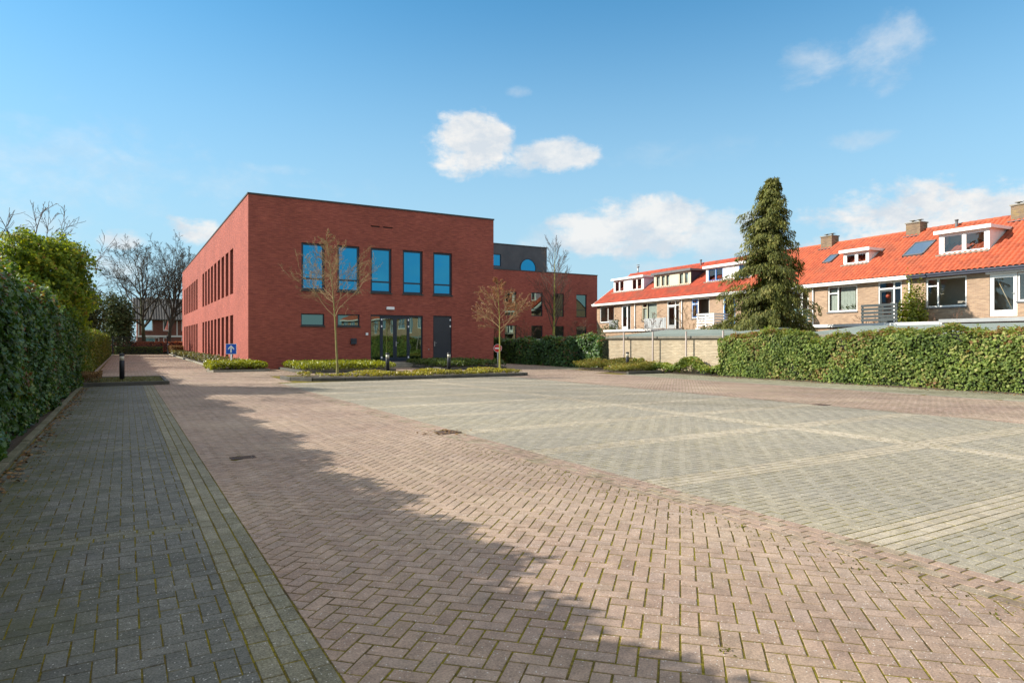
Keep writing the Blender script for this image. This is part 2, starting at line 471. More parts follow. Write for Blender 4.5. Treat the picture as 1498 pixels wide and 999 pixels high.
# ------------------------------------------------------------------ mesh builder
class MB:
    def __init__(s):
        s.v = []
        s.f = []
        s.sm = []
        s.r = []

    def face(s, pts, smooth=False, r=None):
        i = len(s.v)
        s.v.extend([tuple(p) for p in pts])
        s.f.append(tuple(range(i, i + len(pts))))
        s.sm.append(smooth)
        s.r.append(random.random() if r is None else r)

    def add(s, verts, faces, smooth=False, r=None):
        i = len(s.v)
        s.v.extend([tuple(p) for p in verts])
        rr = random.random() if r is None else r
        for f in faces:
            s.f.append(tuple(i + k for k in f))
            s.sm.append(smooth)
            s.r.append(rr)

    def box(s, x0, x1, y0, y1, z0, z1, ch=0.0):
        if x0 > x1: x0, x1 = x1, x0
        if y0 > y1: y0, y1 = y1, y0
        if z0 > z1: z0, z1 = z1, z0
        if not ch:
            v = [(x, y, z) for z in (z0, z1) for y in (y0, y1) for x in (x0, x1)]
            s.add(v, [(0, 2, 3, 1), (4, 5, 7, 6), (0, 1, 5, 4), (2, 6, 7, 3), (0, 4, 6, 2), (1, 3, 7, 5)])
        else:
            def ring(i, z):
                return [(x0 + i, y0 + i, z), (x1 - i, y0 + i, z), (x1 - i, y1 - i, z), (x0 + i, y1 - i, z)]
            v = ring(0, z0) + ring(0, z1 - ch) + ring(ch, z1)
            f = [(3, 2, 1, 0)]
            for a in (0, 4):
                for k in range(4):
                    f.append((a + k, a + (k + 1) % 4, a + 4 + (k + 1) % 4, a + 4 + k))
            f.append((8, 9, 10, 11))
            s.add(v, f)

    def obox(s, p0, p1, w, h):
        """bar of width w (sideways) and height h from p0 to p1"""
        p0, p1 = Vector(p0), Vector(p1)
        d = (p1 - p0).normalized()
        up = Vector((0, 0, 1)) if abs(d.z) < .9 else Vector((1, 0, 0))
        a = d.cross(up).normalized()
        b = a.cross(d).normalized()
        v = [p + a * (sx * w / 2) + b * (sz * h / 2) for p in (p0, p1) for sx, sz in ((-1, -1), (1, -1), (1, 1), (-1, 1))]
        s.add(v, [(3, 2, 1, 0), (4, 5, 6, 7), (0, 1, 5, 4), (1, 2, 6, 5), (2, 3, 7, 6), (3, 0, 4, 7)])

    def tube(s, pts, rad, n=8, cap=True, smooth=True, r=None):
        pts = [Vector(p) for p in pts]
        m = len(pts)
        vs = []
        for i, p in enumerate(pts):
            d = (pts[min(i + 1, m - 1)] - pts[max(i - 1, 0)])
            if d.length < 1e-9:
                d = Vector((0, 0, 1))
            d.normalize()
            ref = Vector((0, 0, 1)) if abs(d.z) < .95 else Vector((1, 0, 0))
            if i == 0:
                a = d.cross(ref).normalized()
            else:
                a = (a - d * a.dot(d)).normalized()
            b = d.cross(a)
            rr = rad[i] if hasattr(rad, '__len__') else rad
            for k in range(n):
                t = 2 * math.pi * k / n
                vs.append(p + a * (math.cos(t) * rr) + b * (math.sin(t) * rr))
        fs = []
        for i in range(m - 1):
            for k in range(n):
                fs.append((i * n + k, i * n + (k + 1) % n, (i + 1) * n + (k + 1) % n, (i + 1) * n + k))
        s.add(vs, fs, smooth, r)
        if cap:
            i = len(s.v) - m * n
            s.f.append(tuple(i + k for k in reversed(range(n))))
            s.f.append(tuple(i + (m - 1) * n + k for k in range(n)))
            s.sm += [False, False]
            s.r += [0.5, 0.5]

    def prism(s, poly, z0, z1):
        n = len(poly)
        s.face([(x, y, z1) for x, y in poly])
        s.face([(x, y, z0) for x, y in reversed(poly)])
        for k in range(n):
            a, b = poly[k], poly[(k + 1) % n]
            s.face([(a[0], a[1], z0), (b[0], b[1], z0), (b[0], b[1], z1), (a[0], a[1], z1)])

    def build(s, name, mat, parent=None, origin=None, uv=True):
        v = np.array(s.v, dtype=np.float64)
        if origin is None and parent is not None and not parent.get('_local'):
            origin = parent.location
        if origin is not None:
            v = v - np.array(origin)
        ln = np.array([len(f) for f in s.f])
        idx = np.concatenate([np.array(f) for f in s.f])
        return mesh_np(name, v, ln, idx, mat, parent, np.array(s.r), np.array(s.sm), uv, origin if parent is None else None)


def mesh_np(name, v, ln, idx, mat, parent=None, rnd=None, smooth=None, uv=False, loc=None):
    me = bpy.data.meshes.new(name)
    me.vertices.add(len(v))
    me.vertices.foreach_set('co', np.asarray(v, dtype=np.float32).ravel())
    me.loops.add(len(idx))
    me.loops.foreach_set('vertex_index', idx.astype(np.int32))
    me.polygons.add(len(ln))
    st = np.concatenate([[0], np.cumsum(ln)[:-1]]).astype(np.int32)
    me.polygons.foreach_set('loop_start', st)
    me.polygons.foreach_set('loop_total', ln.astype(np.int32))
    if smooth is not None:
        me.polygons.foreach_set('use_smooth', smooth.astype(bool))
    me.update(calc_edges=True)
    if rnd is not None:
        a = me.attributes.new('rnd', 'FLOAT', 'FACE')
        a.data.foreach_set('value', np.asarray(rnd, dtype=np.float32))
    if uv:
        nrm = np.zeros(len(ln) * 3, dtype=np.float32)
        me.polygons.foreach_get('normal', nrm)
        nrm = np.abs(nrm.reshape(-1, 3))
        ax = nrm.argmax(1)
        lf = np.repeat(ax, ln)
        co = np.asarray(v)[idx]
        u_ = np.where(lf == 0, co[:, 1], co[:, 0])
        v_ = np.where(lf == 2, co[:, 1], co[:, 2])
        l = me.uv_layers.new(name='UVMap')
        l.data.foreach_set('uv', np.stack([u_, v_], 1).astype(np.float32).ravel())
    me.materials.append(mat)
    o = bpy.data.objects.new(name, me)
    COL.objects.link(o)
    if parent is not None:
        o.parent = parent
    if loc is not None:
        o.location = loc
    return o


def thing(name, label, cat, loc=(0, 0, 0), rotz=0.0, group=None, local=False):
    o = bpy.data.objects.new(name, None)
    COL.objects.link(o)
    o.empty_display_size = .2
    o.location = loc
    o.rotation_euler = (0, 0, rotz)
    o['label'] = label
    o['category'] = cat
    if group:
        o['group'] = group
    if local:
        o['_local'] = 1
    return o


def tag(o, label, cat, group=None, kind=None):
    o['label'] = label
    o['category'] = cat
    if group: o['group'] = group
    if kind: o['kind'] = kind
    return o


def struct(o, label=None):
    o['kind'] = 'structure'
    if label:
        o['label'] = label
    return o


# face-oriented helpers: face 'y' looks toward -y, face 'x' looks toward -x; d = depth inward
def fbox(mb, face, pos, a0, a1, d0, d1, z0, z1):
    if face == 'y':
        mb.box(a0, a1, pos + d0, pos + d1, z0, z1)
    else:
        mb.box(pos + d0, pos + d1, a0, a1, z0, z1)


def fpt(face, pos, a, d, z):
    return (a, pos + d, z) if face == 'y' else (pos + d, a, z)


def wall(mb, face, pos, a0, a1, z0, z1, holes, depth):
    As = sorted({a0, a1, *[h[0] for h in holes], *[h[1] for h in holes]})
    Zs = sorted({z0, z1, *[h[2] for h in holes], *[h[3] for h in holes]})
    for i in range(len(As) - 1):
        for j in range(len(Zs) - 1):
            ca, cz = (As[i] + As[i + 1]) / 2, (Zs[j] + Zs[j + 1]) / 2
            if any(h[0] < ca < h[1] and h[2] < cz < h[3] for h in holes):
                continue
            q = [fpt(face, pos, a, 0, z) for a, z in ((As[i], Zs[j]), (As[i + 1], Zs[j]), (As[i + 1], Zs[j + 1]), (As[i], Zs[j + 1]))]
            if face == 'x':
                q.reverse()
            mb.face(q, r=.5)
    for h in holes:
        c = [(h[0], h[2]), (h[1], h[2]), (h[1], h[3]), (h[0], h[3])]
        for k in range(4):
            (aa, za), (ab, zb) = c[k], c[(k + 1) % 4]
            mb.face([fpt(face, pos, aa, 0, za), fpt(face, pos, aa, depth, za), fpt(face, pos, ab, depth, zb), fpt(face, pos, ab, 0, zb)], r=.5)


def window(parent, face, pos, a0, a1, z0, z1, d, fm, pm_, vb=(), hb=(), fw=.06, sill=None, name='window', curtain=None):
    """frame ring with mullions (vb: positions along a) and transoms (hb: z or (z,a0,a1)); pane a child"""
    mb = MB()
    fbox(mb, face, pos, a0, a0 + fw, d, d + .06, z0, z1)
    fbox(mb, face, pos, a1 - fw, a1, d, d + .06, z0, z1)
    fbox(mb, face, pos, a0 + fw, a1 - fw, d + .002, d + .058, z1 - fw, z1)
    fbox(mb, face, pos, a0 + fw, a1 - fw, d + .002, d + .058, z0, z0 + fw)
    for b in vb:
        fbox(mb, face, pos, b - fw * .45, b + fw * .45, d + .004, d + .056, z0 + fw, z1 - fw)
    for h in hb:
        if isinstance(h, (tuple, list)):
            fbox(mb, face, pos, h[1], h[2], d + .007, d + .053, h[0] - fw * .4, h[0] + fw * .4)
        else:
            fbox(mb, face, pos, a0 + fw, a1 - fw, d + .007, d + .053, h - fw * .4, h + fw * .4)
    w = mb.build(name, fm, parent)
    org = parent.location if not parent.get('_local') else None
    p = MB()
    q = [fpt(face, pos, a, d + .03, z) for a, z in ((a0 + .01, z0 + .01), (a1 - .01, z0 + .01), (a1 - .01, z1 - .01), (a0 + .01, z1 - .01))]
    if face == 'x':
        q.reverse()
    p.face(q)
    pn = p.build('pane', pm_, w, origin=org or (0, 0, 0))
    if sill is not None:
        sb = MB()
        fbox(sb, face, pos, a0 - .04, a1 + .04, -.05, d + .02, z0 - .07, z0 - .001)
        sb.build('sill', sill, w, origin=org or (0, 0, 0))
    if curtain:
        for c0, c1, ztop, zbot in curtain:
            cb = MB()
            n = max(6, int((c1 - c0) / .05))
            for k in range(n):
                aa, ab = c0 + (c1 - c0) * k / n, c0 + (c1 - c0) * (k + 1) / n
                da, db = .12 + .025 * (k % 2), .12 + .025 * ((k + 1) % 2)
                cb.face([fpt(face, pos, aa, d + da, zbot), fpt(face, pos, ab, d + db, zbot), fpt(face, pos, ab, d + db, ztop), fpt(face, pos, aa, d + da, ztop)])
            cb.build('curtain', M['curtain'], w, origin=org or (0, 0, 0))
    return w


# ------------------------------------------------------------------ paving
def clip_poly(poly, x0, x1, y0, y1):
    for ax, lim, sgn in ((0, x0, 1), (0, x1, -1), (1, y0, 1), (1, y1, -1)):
        out = []
        n = len(poly)
        for i in range(n):
            a, b = poly[i], poly[(i + 1) % n]
            da, db = (a[ax] - lim) * sgn, (b[ax] - lim) * sgn
            if da >= 0:
                out.append(a)
            if da * db < 0:
                t = da / (da - db)
                out.append((a[0] + (b[0] - a[0]) * t, a[1] + (b[1] - a[1]) * t))
        poly = out
        if len(poly) < 3:
            return []
    return poly


BL, BW_, JT = .197, .0985, .0105


def herring(x0, x1, y0, y1, ang, holes=()):
    ca, sa = math.cos(ang), math.sin(ang)
    cx, cy = (x0 + x1) / 2, (y0 + y1) / 2
    rad = math.hypot(x1 - x0, y1 - y0) / 2 + .5
    n = int(rad / BW_) + 2
    if ang == 0:
        nx, ny = int((x1 - x0) / 2 / BW_) + 4, int((y1 - y0) / 2 / BW_) + 4
    else:
        nx = ny = n
    polys = []
    j2 = (JT if ang else .0075) / 2
    I, J = np.meshgrid(np.arange(-nx, nx), np.arange(-ny, ny))
    I, J = I.ravel(), J.ravel()
    d = (I - J) % 4
    for kind, sel in ((0, d == 0), (1, d == 3)):
        ii, jj = I[sel] * BW_, J[sel] * BW_
        w, h = (BL, BW_) if kind == 0 else (BW_, BL)
        mx, my = ii + w / 2, jj + h / 2
        wx, wy = cx + mx * ca - my * sa, cy + mx * sa + my * ca
        k = (wx > x0 - .16) & (wx < x1 + .16) & (wy > y0 - .16) & (wy < y1 + .16)
        for a, b, qx, qy in zip(ii[k], jj[k], wx[k], wy[k]):
            if any(hx0 < qx < hx1 and hy0 < qy < hy1 for hx0, hx1, hy0, hy1 in holes):
                continue
            pts = [(a + j2, b + j2), (a + w - j2, b + j2), (a + w - j2, b + h - j2), (a + j2, b + h - j2)]
            pts = [(cx + px * ca - py * sa, cy + px * sa + py * ca) for px, py in pts]
            if not (x0 + .13 < qx < x1 - .13 and y0 + .13 < qy < y1 - .13):
                pts = clip_poly(pts, x0 + j2, x1 - j2, y0 + j2, y1 - j2)
            if len(pts) >= 3:
                polys.append(pts)
    return polys


def rows(x0, x1, y0, y1, along, nrow, L=BL):
    """running-bond rows along an axis"""
    polys = []
    j2 = JT / 2
    if along == 'y':
        w = (x1 - x0) / nrow
        for r in range(nrow):
            y = y0 - (L / 2 if r % 2 else 0) - random.random() * .05
            while y < y1:
                a, b = max(y, y0), min(y + L, y1)
                if b - a > .03:
                    polys.append([(x0 + r * w + j2, a + j2), (x0 + (r + 1) * w - j2, a + j2), (x0 + (r + 1) * w - j2, b - j2), (x0 + r * w + j2, b - j2)])
                y += L
    else:
        w = (y1 - y0) / nrow
        for r in range(nrow):
            x = x0 - (L / 2 if r % 2 else 0) - random.random() * .05
            while x < x1:
                a, b = max(x, x0), min(x + L, x1)
                if b - a > .03:
                    polys.append([(a + j2, y0 + r * w + j2), (b - j2, y0 + r * w + j2), (b - j2, y0 + (r + 1) * w - j2), (a + j2, y0 + (r + 1) * w - j2)])
                x += L
    return polys


def settle(x, y):
    """gentle unevenness of the laid surface"""
    return .006 * math.sin(x * .9 + .6 * math.sin(y * .5)) * math.sin(y * .7 + 1.3) + .003 * math.sin(x * 3.1 + y * 2.3)


def pave(name, polys, mat, label=None, near=16, zoff=0.0):
    v, ln, idx, rn, sm = [], [], [], [], []
    ch, dep = .0032, .0045
    for p in polys:
        n = len(p)
        cx = sum(q[0] for q in p) / n
        cy = sum(q[1] for q in p) / n
        z = zoff + settle(cx, cy) * .6 + random.gauss(0, .0005)
        tx, ty = random.gauss(0, .004 if zoff == 0 else .0022), random.gauss(0, .004 if zoff == 0 else .0022)
        jx, jy = random.gauss(0, .0011), random.gauss(0, .0011)
        p = [(q[0] + jx, q[1] + jy) for q in p]
        cx += jx
        cy += jy
        r = random.random()
        base = len(v)
        far = cx * cx + cy * cy > near * near
        c_ = ch if not far else 0
        for q in p:
            dx, dy = q[0] - cx, q[1] - cy
            L = math.hypot(dx, dy) or 1
            k = 1 - c_ * 1.3 / L
            v.append((cx + dx * k, cy + dy * k, z + dx * tx + dy * ty))
        ln.append(n); idx.extend(range(base, base + n)); rn.append(r); sm.append(0)
        if not far:
            for q in p:
                dx, dy = q[0] - cx, q[1] - cy
                v.append((q[0], q[1], z - ch + dx * tx + dy * ty))
            for q in p:
                v.append((q[0], q[1], z - dep - .006))
            for a in (0, n):
                for k in range(n):
                    k2 = (k + 1) % n
                    ln.append(4)
                    idx.extend((base + a + k, base + a + n + k, base + a + n + k2, base + a + k2))
                    rn.append(r); sm.append(0)
    o = mesh_np(name, np.array(v), np.array(ln), np.array(idx), mat, None, np.array(rn), np.array(sm))
    return struct(o, label)


XL0, XL1 = 4.78, 14.12          # parking lot across
YL0, YL1 = -6.0, 24.35
gh = [(4.50, 4.82, 9.62, 10.10), (1.08, 1.54, 8.84, 9.22)]
red = herring(.83, 4.36, -5, 37.2, R(45), [(1.16, 1.50, 8.90, 9.14)])
red += herring(4.36, 20.6, 24.9, 31.3, R(45), [(5.4, 15.25, 24.3, 29.6), (7.1, 11.8, 31.2, 38), (14.2, 18.3, 31.2, 38)])
red += herring(4.36, 22.4, 31.3, 37.2, R(45), [(7.1, 11.8, 31.3, 38), (14.2, 18.3, 31.3, 38)])
red += herring(20.78, 22.5, 37.2, 55, R(45))
red += herring(-1.1, 4.2, 37.2, 86.5, R(45))
red += herring(-1.1, .83, 30.6, 37.2, R(45))
red += herring(14.32, 19.25, -8, 31.3, R(45), [(14.0, 20.6, 24.9, 31.4)])
pave('road', red, M['paverred'], 'red herringbone brick road')

grey = []
lines_y = [.55 + 2.3 * k for k in range(-3, 11)]
ys = [YL0] + lines_y + [YL1]
for i in range(len(ys) - 1):
    a = ys[i] + (.205 if i else 0)
    b = ys[i + 1] - (.205 if i < len(ys) - 2 else 0)
    if b - a < .1:
        continue
    grey += herring(XL0, 9.79, a, b, 0)
    grey += herring(10.21, XL1, a, b, 0)
pave('parking_lot', grey, M['pavergrey'], 'grey brick parking bays', zoff=-.0015)
cream = rows(9.79, 10.21, YL0, YL1, 'y', 4)
for y in lines_y:
    cream += rows(XL0, 9.79, y - .205, y + .205, 'x', 4)
    cream += rows(10.21, XL1, y - .205, y + .205, 'x', 4)
pave('parking_lines', cream, M['pavercream'], 'cream brick bay lines', zoff=-.0014)
edge = [p for p in rows(4.36, XL0, -5, 24.9, 'y', 4) if not (9.60 < p[0][1] < 9.98 and p[0][0] > 4.4)]
edge += rows(XL1, 14.32, -8, 24.9, 'y', 2)
pave('gutter', edge, M['paveredge'], 'brick gutter along the bays')
pave('side_strip', herring(19.46, 21.95, -8, 22.85, 0) + herring(20.6, 22.4, 28.7, 31.3, 0), M['paverside'], 'mossy tan brick strip in front of the ivy hedge')
pave('side_strip_edge', rows(19.25, 19.46, -8, 22.9, 'y', 1, 1.0), M['concrete'], 'pale edging slabs of the side strip')
left = []
lys = [1.2, 5.9, 10.6, 15.3, 20.0, 24.7]
cuts = [-5] + lys + [25.75]
lrow = []
lcross = []
for i in range(len(cuts) - 1):
    a = cuts[i] + (.105 if i else 0)
    b = cuts[i + 1] - (.105 if i < len(cuts) - 2 else 0)
    left += herring(-1.18, .52, a, b, 0)
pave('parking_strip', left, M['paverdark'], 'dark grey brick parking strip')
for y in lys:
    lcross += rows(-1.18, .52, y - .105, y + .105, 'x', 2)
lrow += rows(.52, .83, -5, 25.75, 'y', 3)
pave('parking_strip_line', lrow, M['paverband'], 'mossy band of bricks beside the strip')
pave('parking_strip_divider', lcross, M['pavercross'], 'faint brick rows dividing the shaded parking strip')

mb = MB()
gx = np.concatenate([np.arange(-1.2, 22.6, .3), [23.0]])
gy = np.concatenate([np.arange(-9, 30, .3), np.arange(30, 90.1, 3)])
gz = {(i, j): settle(a, b) * .6 * (1 if b < 29 else 0) - (.0038 if b < 29 else .0075) for i, a in enumerate(gx) for j, b in enumerate(gy)}
mb.add([(a, b, gz[i, j]) for i, a in enumerate(gx) for j, b in enumerate(gy)],
       [(i * len(gy) + j, (i + 1) * len(gy) + j, (i + 1) * len(gy) + j + 1, i * len(gy) + j + 1) for i in range(len(gx) - 1) for j in range(len(gy) - 1)], smooth=True)
struct(mb.build('paving_bed', M['joint']), 'mossy sand between the paving bricks')
mb = MB()
mb.face([(-600, -600, -.03), (600, -600, -.03), (600, 600, -.03), (-600, 600, -.03)])
struct(mb.build('ground', M['grass']))
mb = MB()
mb.face([(22.5, -60, -.012), (60, -60, -.012), (60, 55, -.012), (22.5, 55, -.012)])
mb.face([(-8, -10, -.0125), (-1.2, -10, -.0125), (-1.2, 86, -.0125), (-8, 86, -.0125)])
struct(mb.build('garden_soil', M['earth']))

# kerbs
def kerb(name, pts, w, h, mat, seg=1.0, top=0.0):
    mb = MB()
    for a, b in zip(pts[:-1], pts[1:]):
        a, b = Vector((*a, 0)), Vector((*b, 0))
        L = (b - a).length
        n = max(1, round(L / seg))
        for i in range(n):
            p, q = a.lerp(b, i / n), a.lerp(b, (i + 1) / n)
            g_ = (q - p).normalized() * .004
            z = h + random.gauss(0, .003)
            nrm = Vector((-g_.y, g_.x, 0)).normalized() * w / 2
            p, q = p + g_, q - g_
            c = .012
            n2 = nrm.normalized() * (w / 2 - c)
            v = [(*(p + nrm).xy, -.02), (*(p - nrm).xy, -.02), (*(q - nrm).xy, -.02), (*(q + nrm).xy, -.02),
                 (*(p + nrm).xy, z - c), (*(p - nrm).xy, z - c), (*(q - nrm).xy, z - c), (*(q + nrm).xy, z - c),
                 (*(p + n2).xy, z), (*(p - n2).xy, z), (*(q - n2).xy, z), (*(q + n2).xy, z)]
            f = [(4, 5, 1, 0), (5, 6, 2, 1), (6, 7, 3, 2), (7, 4, 0, 3), (8, 9, 5, 4), (9, 10, 6, 5), (10, 11, 7, 6), (11, 8, 4, 7), (8, 11, 10, 9)]
            mb.add(v, f)
    return struct(mb.build(name, mat))


kerb('kerb', [(-1.25, -5), (-1.25, 25.7)], .11, .05, M['mossconcrete'])
kerb('kerb', [(-1.25, 30.6), (-1.15, 86)], .11, .06, M['concrete'])
kerb('kerb', [(-1.2, 25.82), (1.28, 25.82)], .14, .13, M['darkkerb'])
kerb('kerb', [(1.28, 25.82), (1.28, 30.3), (-1.2, 30.5)], .12, .11, M['darkkerb'])
isl = [(5.35, 27.0), (5.5, 25.9), (6.1, 25.05), (7.2, 24.62), (8.6, 24.46), (15.05, 24.42), (15.3, 24.6), (15.3, 28.5)]
kerb('kerb', isl, .14, .13, M['darkkerb'], .8)
kerb('kerb', [(19.7, 22.95), (21.75, 22.95)], .14, .13, M['darkkerb'])
kerb('kerb', [(7.2, 36.9), (7.2, 31.35), (11.7, 31.35), (11.7, 35.3)], .12, .12, M['darkkerb'])
kerb('kerb', [(14.3, 35.3), (14.3, 31.35), (18.15, 31.35), (18.15, 37.1)], .12, .12, M['darkkerb'])
kerb('kerb', [(4.35, 84), (4.3, 40.5), (4.25, 38.6)], .12, .09, M['concrete'])
kerb('kerb', [(4.25, 38.6), (3.6, 36.2), (3.5, 35.2), (3.75, 34.75), (6.1, 34.75), (6.35, 35.2), (6.3, 37.1)], .12, .10, M['concrete'], .6)

# bed soil
mb = MB()
mb.prism([(-1.18, 25.9), (1.2, 25.9), (1.2, 30.25), (-1.18, 30.4)], -.01, .08)
struct(mb.build('verge', pm('verge_grass', (.11, .11, .04), (.075, .06, .035), scale=3, rough=1, bump=.8, fine=.3, fscale=50)))
mb = MB()
mb.prism([(5.45, 27), (5.6, 25.95), (6.15, 25.15), (7.2, 24.72), (8.6, 24.54), (15.22, 24.5), (15.22, 28.6), (9, 28.6)], -.01, .085)
mb.prism([(7.28, 31.43), (11.62, 31.43), (11.62, 37.27), (7.28, 37.27)], -.01, .09)
mb.prism([(14.38, 31.43), (18.07, 31.43), (18.07, 37.27), (14.38, 37.27)], -.01, .09)
mb.prism([(4.4, 84), (4.37, 40), (4.3, 38.6), (3.7, 36.2), (3.6, 35.2), (3.8, 34.85), (6.05, 34.85), (6.25, 35.2), (6.22, 37.25), (5.66, 37.27), (5.66, 84)][::-1], -.01, .06)
mb.prism([(19.7, 23.03), (22.6, 23.03), (22.6, 28.7), (21.2, 28.7)], -.01, .07)
mb.prism([(21.97, -8), (22.5, -8), (22.5, 23.0), (21.97, 23.0)], -.01, .03)
struct(mb.build('planting_bed', M['earth']))

# ------------------------------------------------------------------ foliage
IVY = np.array([(0, -.5), (.42, -.28), (.5, .12), (.16, .18), (0, .62), (-.16, .18), (-.5, .12), (-.42, -.28)])
LEAF5 = np.array([(0, -.5), (.36, -.1), (.2, .35), (0, .6), (-.2, .35), (-.36, -.1)])
DIAM = np.array([(0, -.55), (.3, 0), (0, .55), (-.3, 0)])
NEED = np.array([(-.12, -.5), (.12, -.5), (.16, .1), (0, .6), (-.16, .1)])


def leaves(name, P, N, size, shape, mat, parent=None, spread=.7, rnd=None, origin=(0, 0, 0), hang=0.0, r=None, axis=None):
    """leaf polygons at P facing roughly N"""
    r = r or rng
    n = len(P)
    D = N + r.normal(0, spread, (n, 3))
    D /= np.linalg.norm(D, axis=1)[:, None]
    if axis is None:
        T = r.normal(0, 1, (n, 3))
        T[:, 2] -= hang
    else:
        T = -axis + r.normal(0, .25, (n, 3))
    U = np.cross(D, T)
    U /= np.linalg.norm(U, axis=1)[:, None] + 1e-9
    V = np.cross(D, U)
    sz = size * r.uniform(.6, 1.35, n) if np.isscalar(size) else size
    k = len(shape)
    co = P[:, None, :] + (U[:, None, :] * shape[None, :, 0, None] + V[:, None, :] * shape[None, :, 1, None]) * sz[:, None, None]
    co = co + D[:, None, :] * (np.abs(shape[None, :, 0, None]) * .35 * sz[:, None, None])
    v = co.reshape(-1, 3) - np.array(origin)
    idx = np.arange(n * k)
    ln = np.full(n, k)
    rnd = r.random(n) if rnd is None else rnd
    return mesh_np(name, v, ln, idx, mat, parent, rnd, np.zeros(n))


def wob(a, b, s=1.0, ph=0.0):
    return (np.sin(a * 1.7 * s + ph) * np.cos(b * 2.3 * s + ph * 2) * .5 + np.sin(a * 4.1 * s + 1 + ph) * np.cos(b * 3.7 * s + .5) * .3
            + np.sin(a * 9.3 * s + 2 + ph) * np.cos(b * 8.1 * s + 1.7) * .2)


def hedge(name, label, x0, x1, y0, y1, topf, mat, core, dens, size, loc=None, amp=.1, shape=IVY, face=-1, group=None, xf=None, back=.25, cat='hedge', twigs=0, topden=1.0, edge=.12):
    """clipped or ivy-grown hedge running along y. face=+1: seen side is x1, -1: seen side is x0"""
    t = thing(name, label, cat, loc or ((x0 + x1) / 2, (y0 + y1) / 2, 0), group=group)
    L = y1 - y0
    h = np.mean(topf(np.linspace(y0, y1, 50)))
    Ps, Ns = [], []
    def side(n, sgn):
        y = rng.uniform(y0, y1, n)
        tp = topf(y)
        z = rng.random(n) ** .95 * tp
        b = wob(y, z, 1.0, 3) * amp
        inset = np.clip((z / tp - .86) / .14, 0, 1) ** 2 * edge * 2.2
        off = rng.normal(0, .035, n) - np.abs(rng.normal(0, .06, n)) + b - inset
        x = (x1 if sgn > 0 else x0) + sgn * off
        if xf is not None:
            x = x + xf(y)
        N = np.zeros((n, 3)); N[:, 0] = sgn; N[:, 2] = .35 + np.clip((z / tp - .8) * 4, 0, 1)
        Ps.append(np.stack([x, y, z], 1)); Ns.append(N)
    A = L * h
    side(int(A * dens), face)
    side(int(A * dens * back), -face)
    n = int(L * (x1 - x0) * dens * topden)
    y = rng.uniform(y0, y1, n); x = rng.uniform(x0 + .03, x1 - .03, n)
    if xf is not None:
        x = x + xf(y)
    z = topf(y) + wob(y, x, 1.6, 1) * amp * .8 + rng.normal(0, .05, n) + np.abs(rng.normal(0, .03, n))
    e = np.minimum(x - x0, x1 - x) if xf is None else np.full(n, .5)
    z -= np.clip(1 - e / .2, 0, 1) ** 2 * edge
    N = np.zeros((n, 3)); N[:, 2] = 1
    Ps.append(np.stack([x, y, z], 1)); Ns.append(N)
    for yy, s in ((y0, -1), (y1, 1)):
        n = int((x1 - x0) * h * dens)
        x = rng.uniform(x0, x1, n); z = rng.random(n) * topf(np.full(n, yy))
        N = np.zeros((n, 3)); N[:, 1] = s
        xx = x + (xf(np.full(n, yy)) if xf is not None else 0)
        Ps.append(np.stack([xx, yy + s * rng.normal(0, .05, n), z], 1)); Ns.append(N)
    P = np.concatenate(Ps); N = np.concatenate(Ns)
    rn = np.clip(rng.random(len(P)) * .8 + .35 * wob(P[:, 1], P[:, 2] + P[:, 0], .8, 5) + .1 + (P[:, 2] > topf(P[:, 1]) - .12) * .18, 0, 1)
    patch = (wob(P[:, 1] * .45, P[:, 2] * .8, 1, 9) + .35 * wob(P[:, 1] * 2, P[:, 2] * 2.4, 1, 4)) > .52
    rn = np.where(patch & (rng.random(len(P)) < .5), np.clip(rn + .35, 0, 1), rn)
    leaves('foliage', P, N, size, shape, mat, t, .55, rn, t.location, hang=.6)
    mb = MB()
    nn = max(2, int(L / .5))
    yy = np.linspace(y0 + .05, y1 - .05, nn)
    tp = topf(yy) - .14
    for i in range(nn - 1):
        xo0 = float(xf(np.array([yy[i]]))[0]) if xf is not None else 0
        xo1 = float(xf(np.array([yy[i + 1]]))[0]) if xf is not None else 0
        a0, a1 = x0 + .13, x1 - .13
        A_ = [(a0 + xo0, yy[i], 0), (a1 + xo0, yy[i], 0), (a1 + xo0, yy[i], tp[i]), (a0 + xo0, yy[i], tp[i])]
        B_ = [(a0 + xo1, yy[i + 1], 0), (a1 + xo1, yy[i + 1], 0), (a1 + xo1, yy[i + 1], tp[i + 1]), (a0 + xo1, yy[i + 1], tp[i + 1])]
        for k in range(4):
            mb.face([A_[k], A_[(k + 1) % 4], B_[(k + 1) % 4], B_[k]], r=.5)
        if i == 0: mb.face(A_[::-1])
        if i == nn - 2: mb.face(B_)
    mb.build('stems', core, t)
    if twigs:
        tb = MB()
        for _ in range(twigs):
            y = random.uniform(y0, y1); z = random.uniform(.3, float(topf(np.array([y]))[0]))
            x = x1 if face > 0 else x0
            if xf is not None: x += float(xf(np.array([y]))[0])
            p = Vector((x, y, z)); pts = [p]
            d = Vector((face * .4, random.gauss(0, .6), random.gauss(.5, .4)))
            for k in range(3):
                p = p + d * .06; d += Vector((0, random.gauss(0, .3), random.gauss(0, .3))); pts.append(p)
            tb.tube(pts, [.004, .003, .002, .001], 3, cap=False)
        tb.build('twigs', M['twig'], t)
    return t


def top_left(y):
    return 2.46 + .07 * np.sin(y * 1.1) + .06 * np.sin(y * 2.9 + 1) + np.clip((14 - y) / 14, 0, 1) * .1 - np.clip((y - 17) / 8, 0, 1) * .28 + .05 * np.sin(y * 6.3)


def bulge(y):
    return .10 * np.exp(-((y - 24) / 4) ** 2) + .04 * np.sin(y * .8)


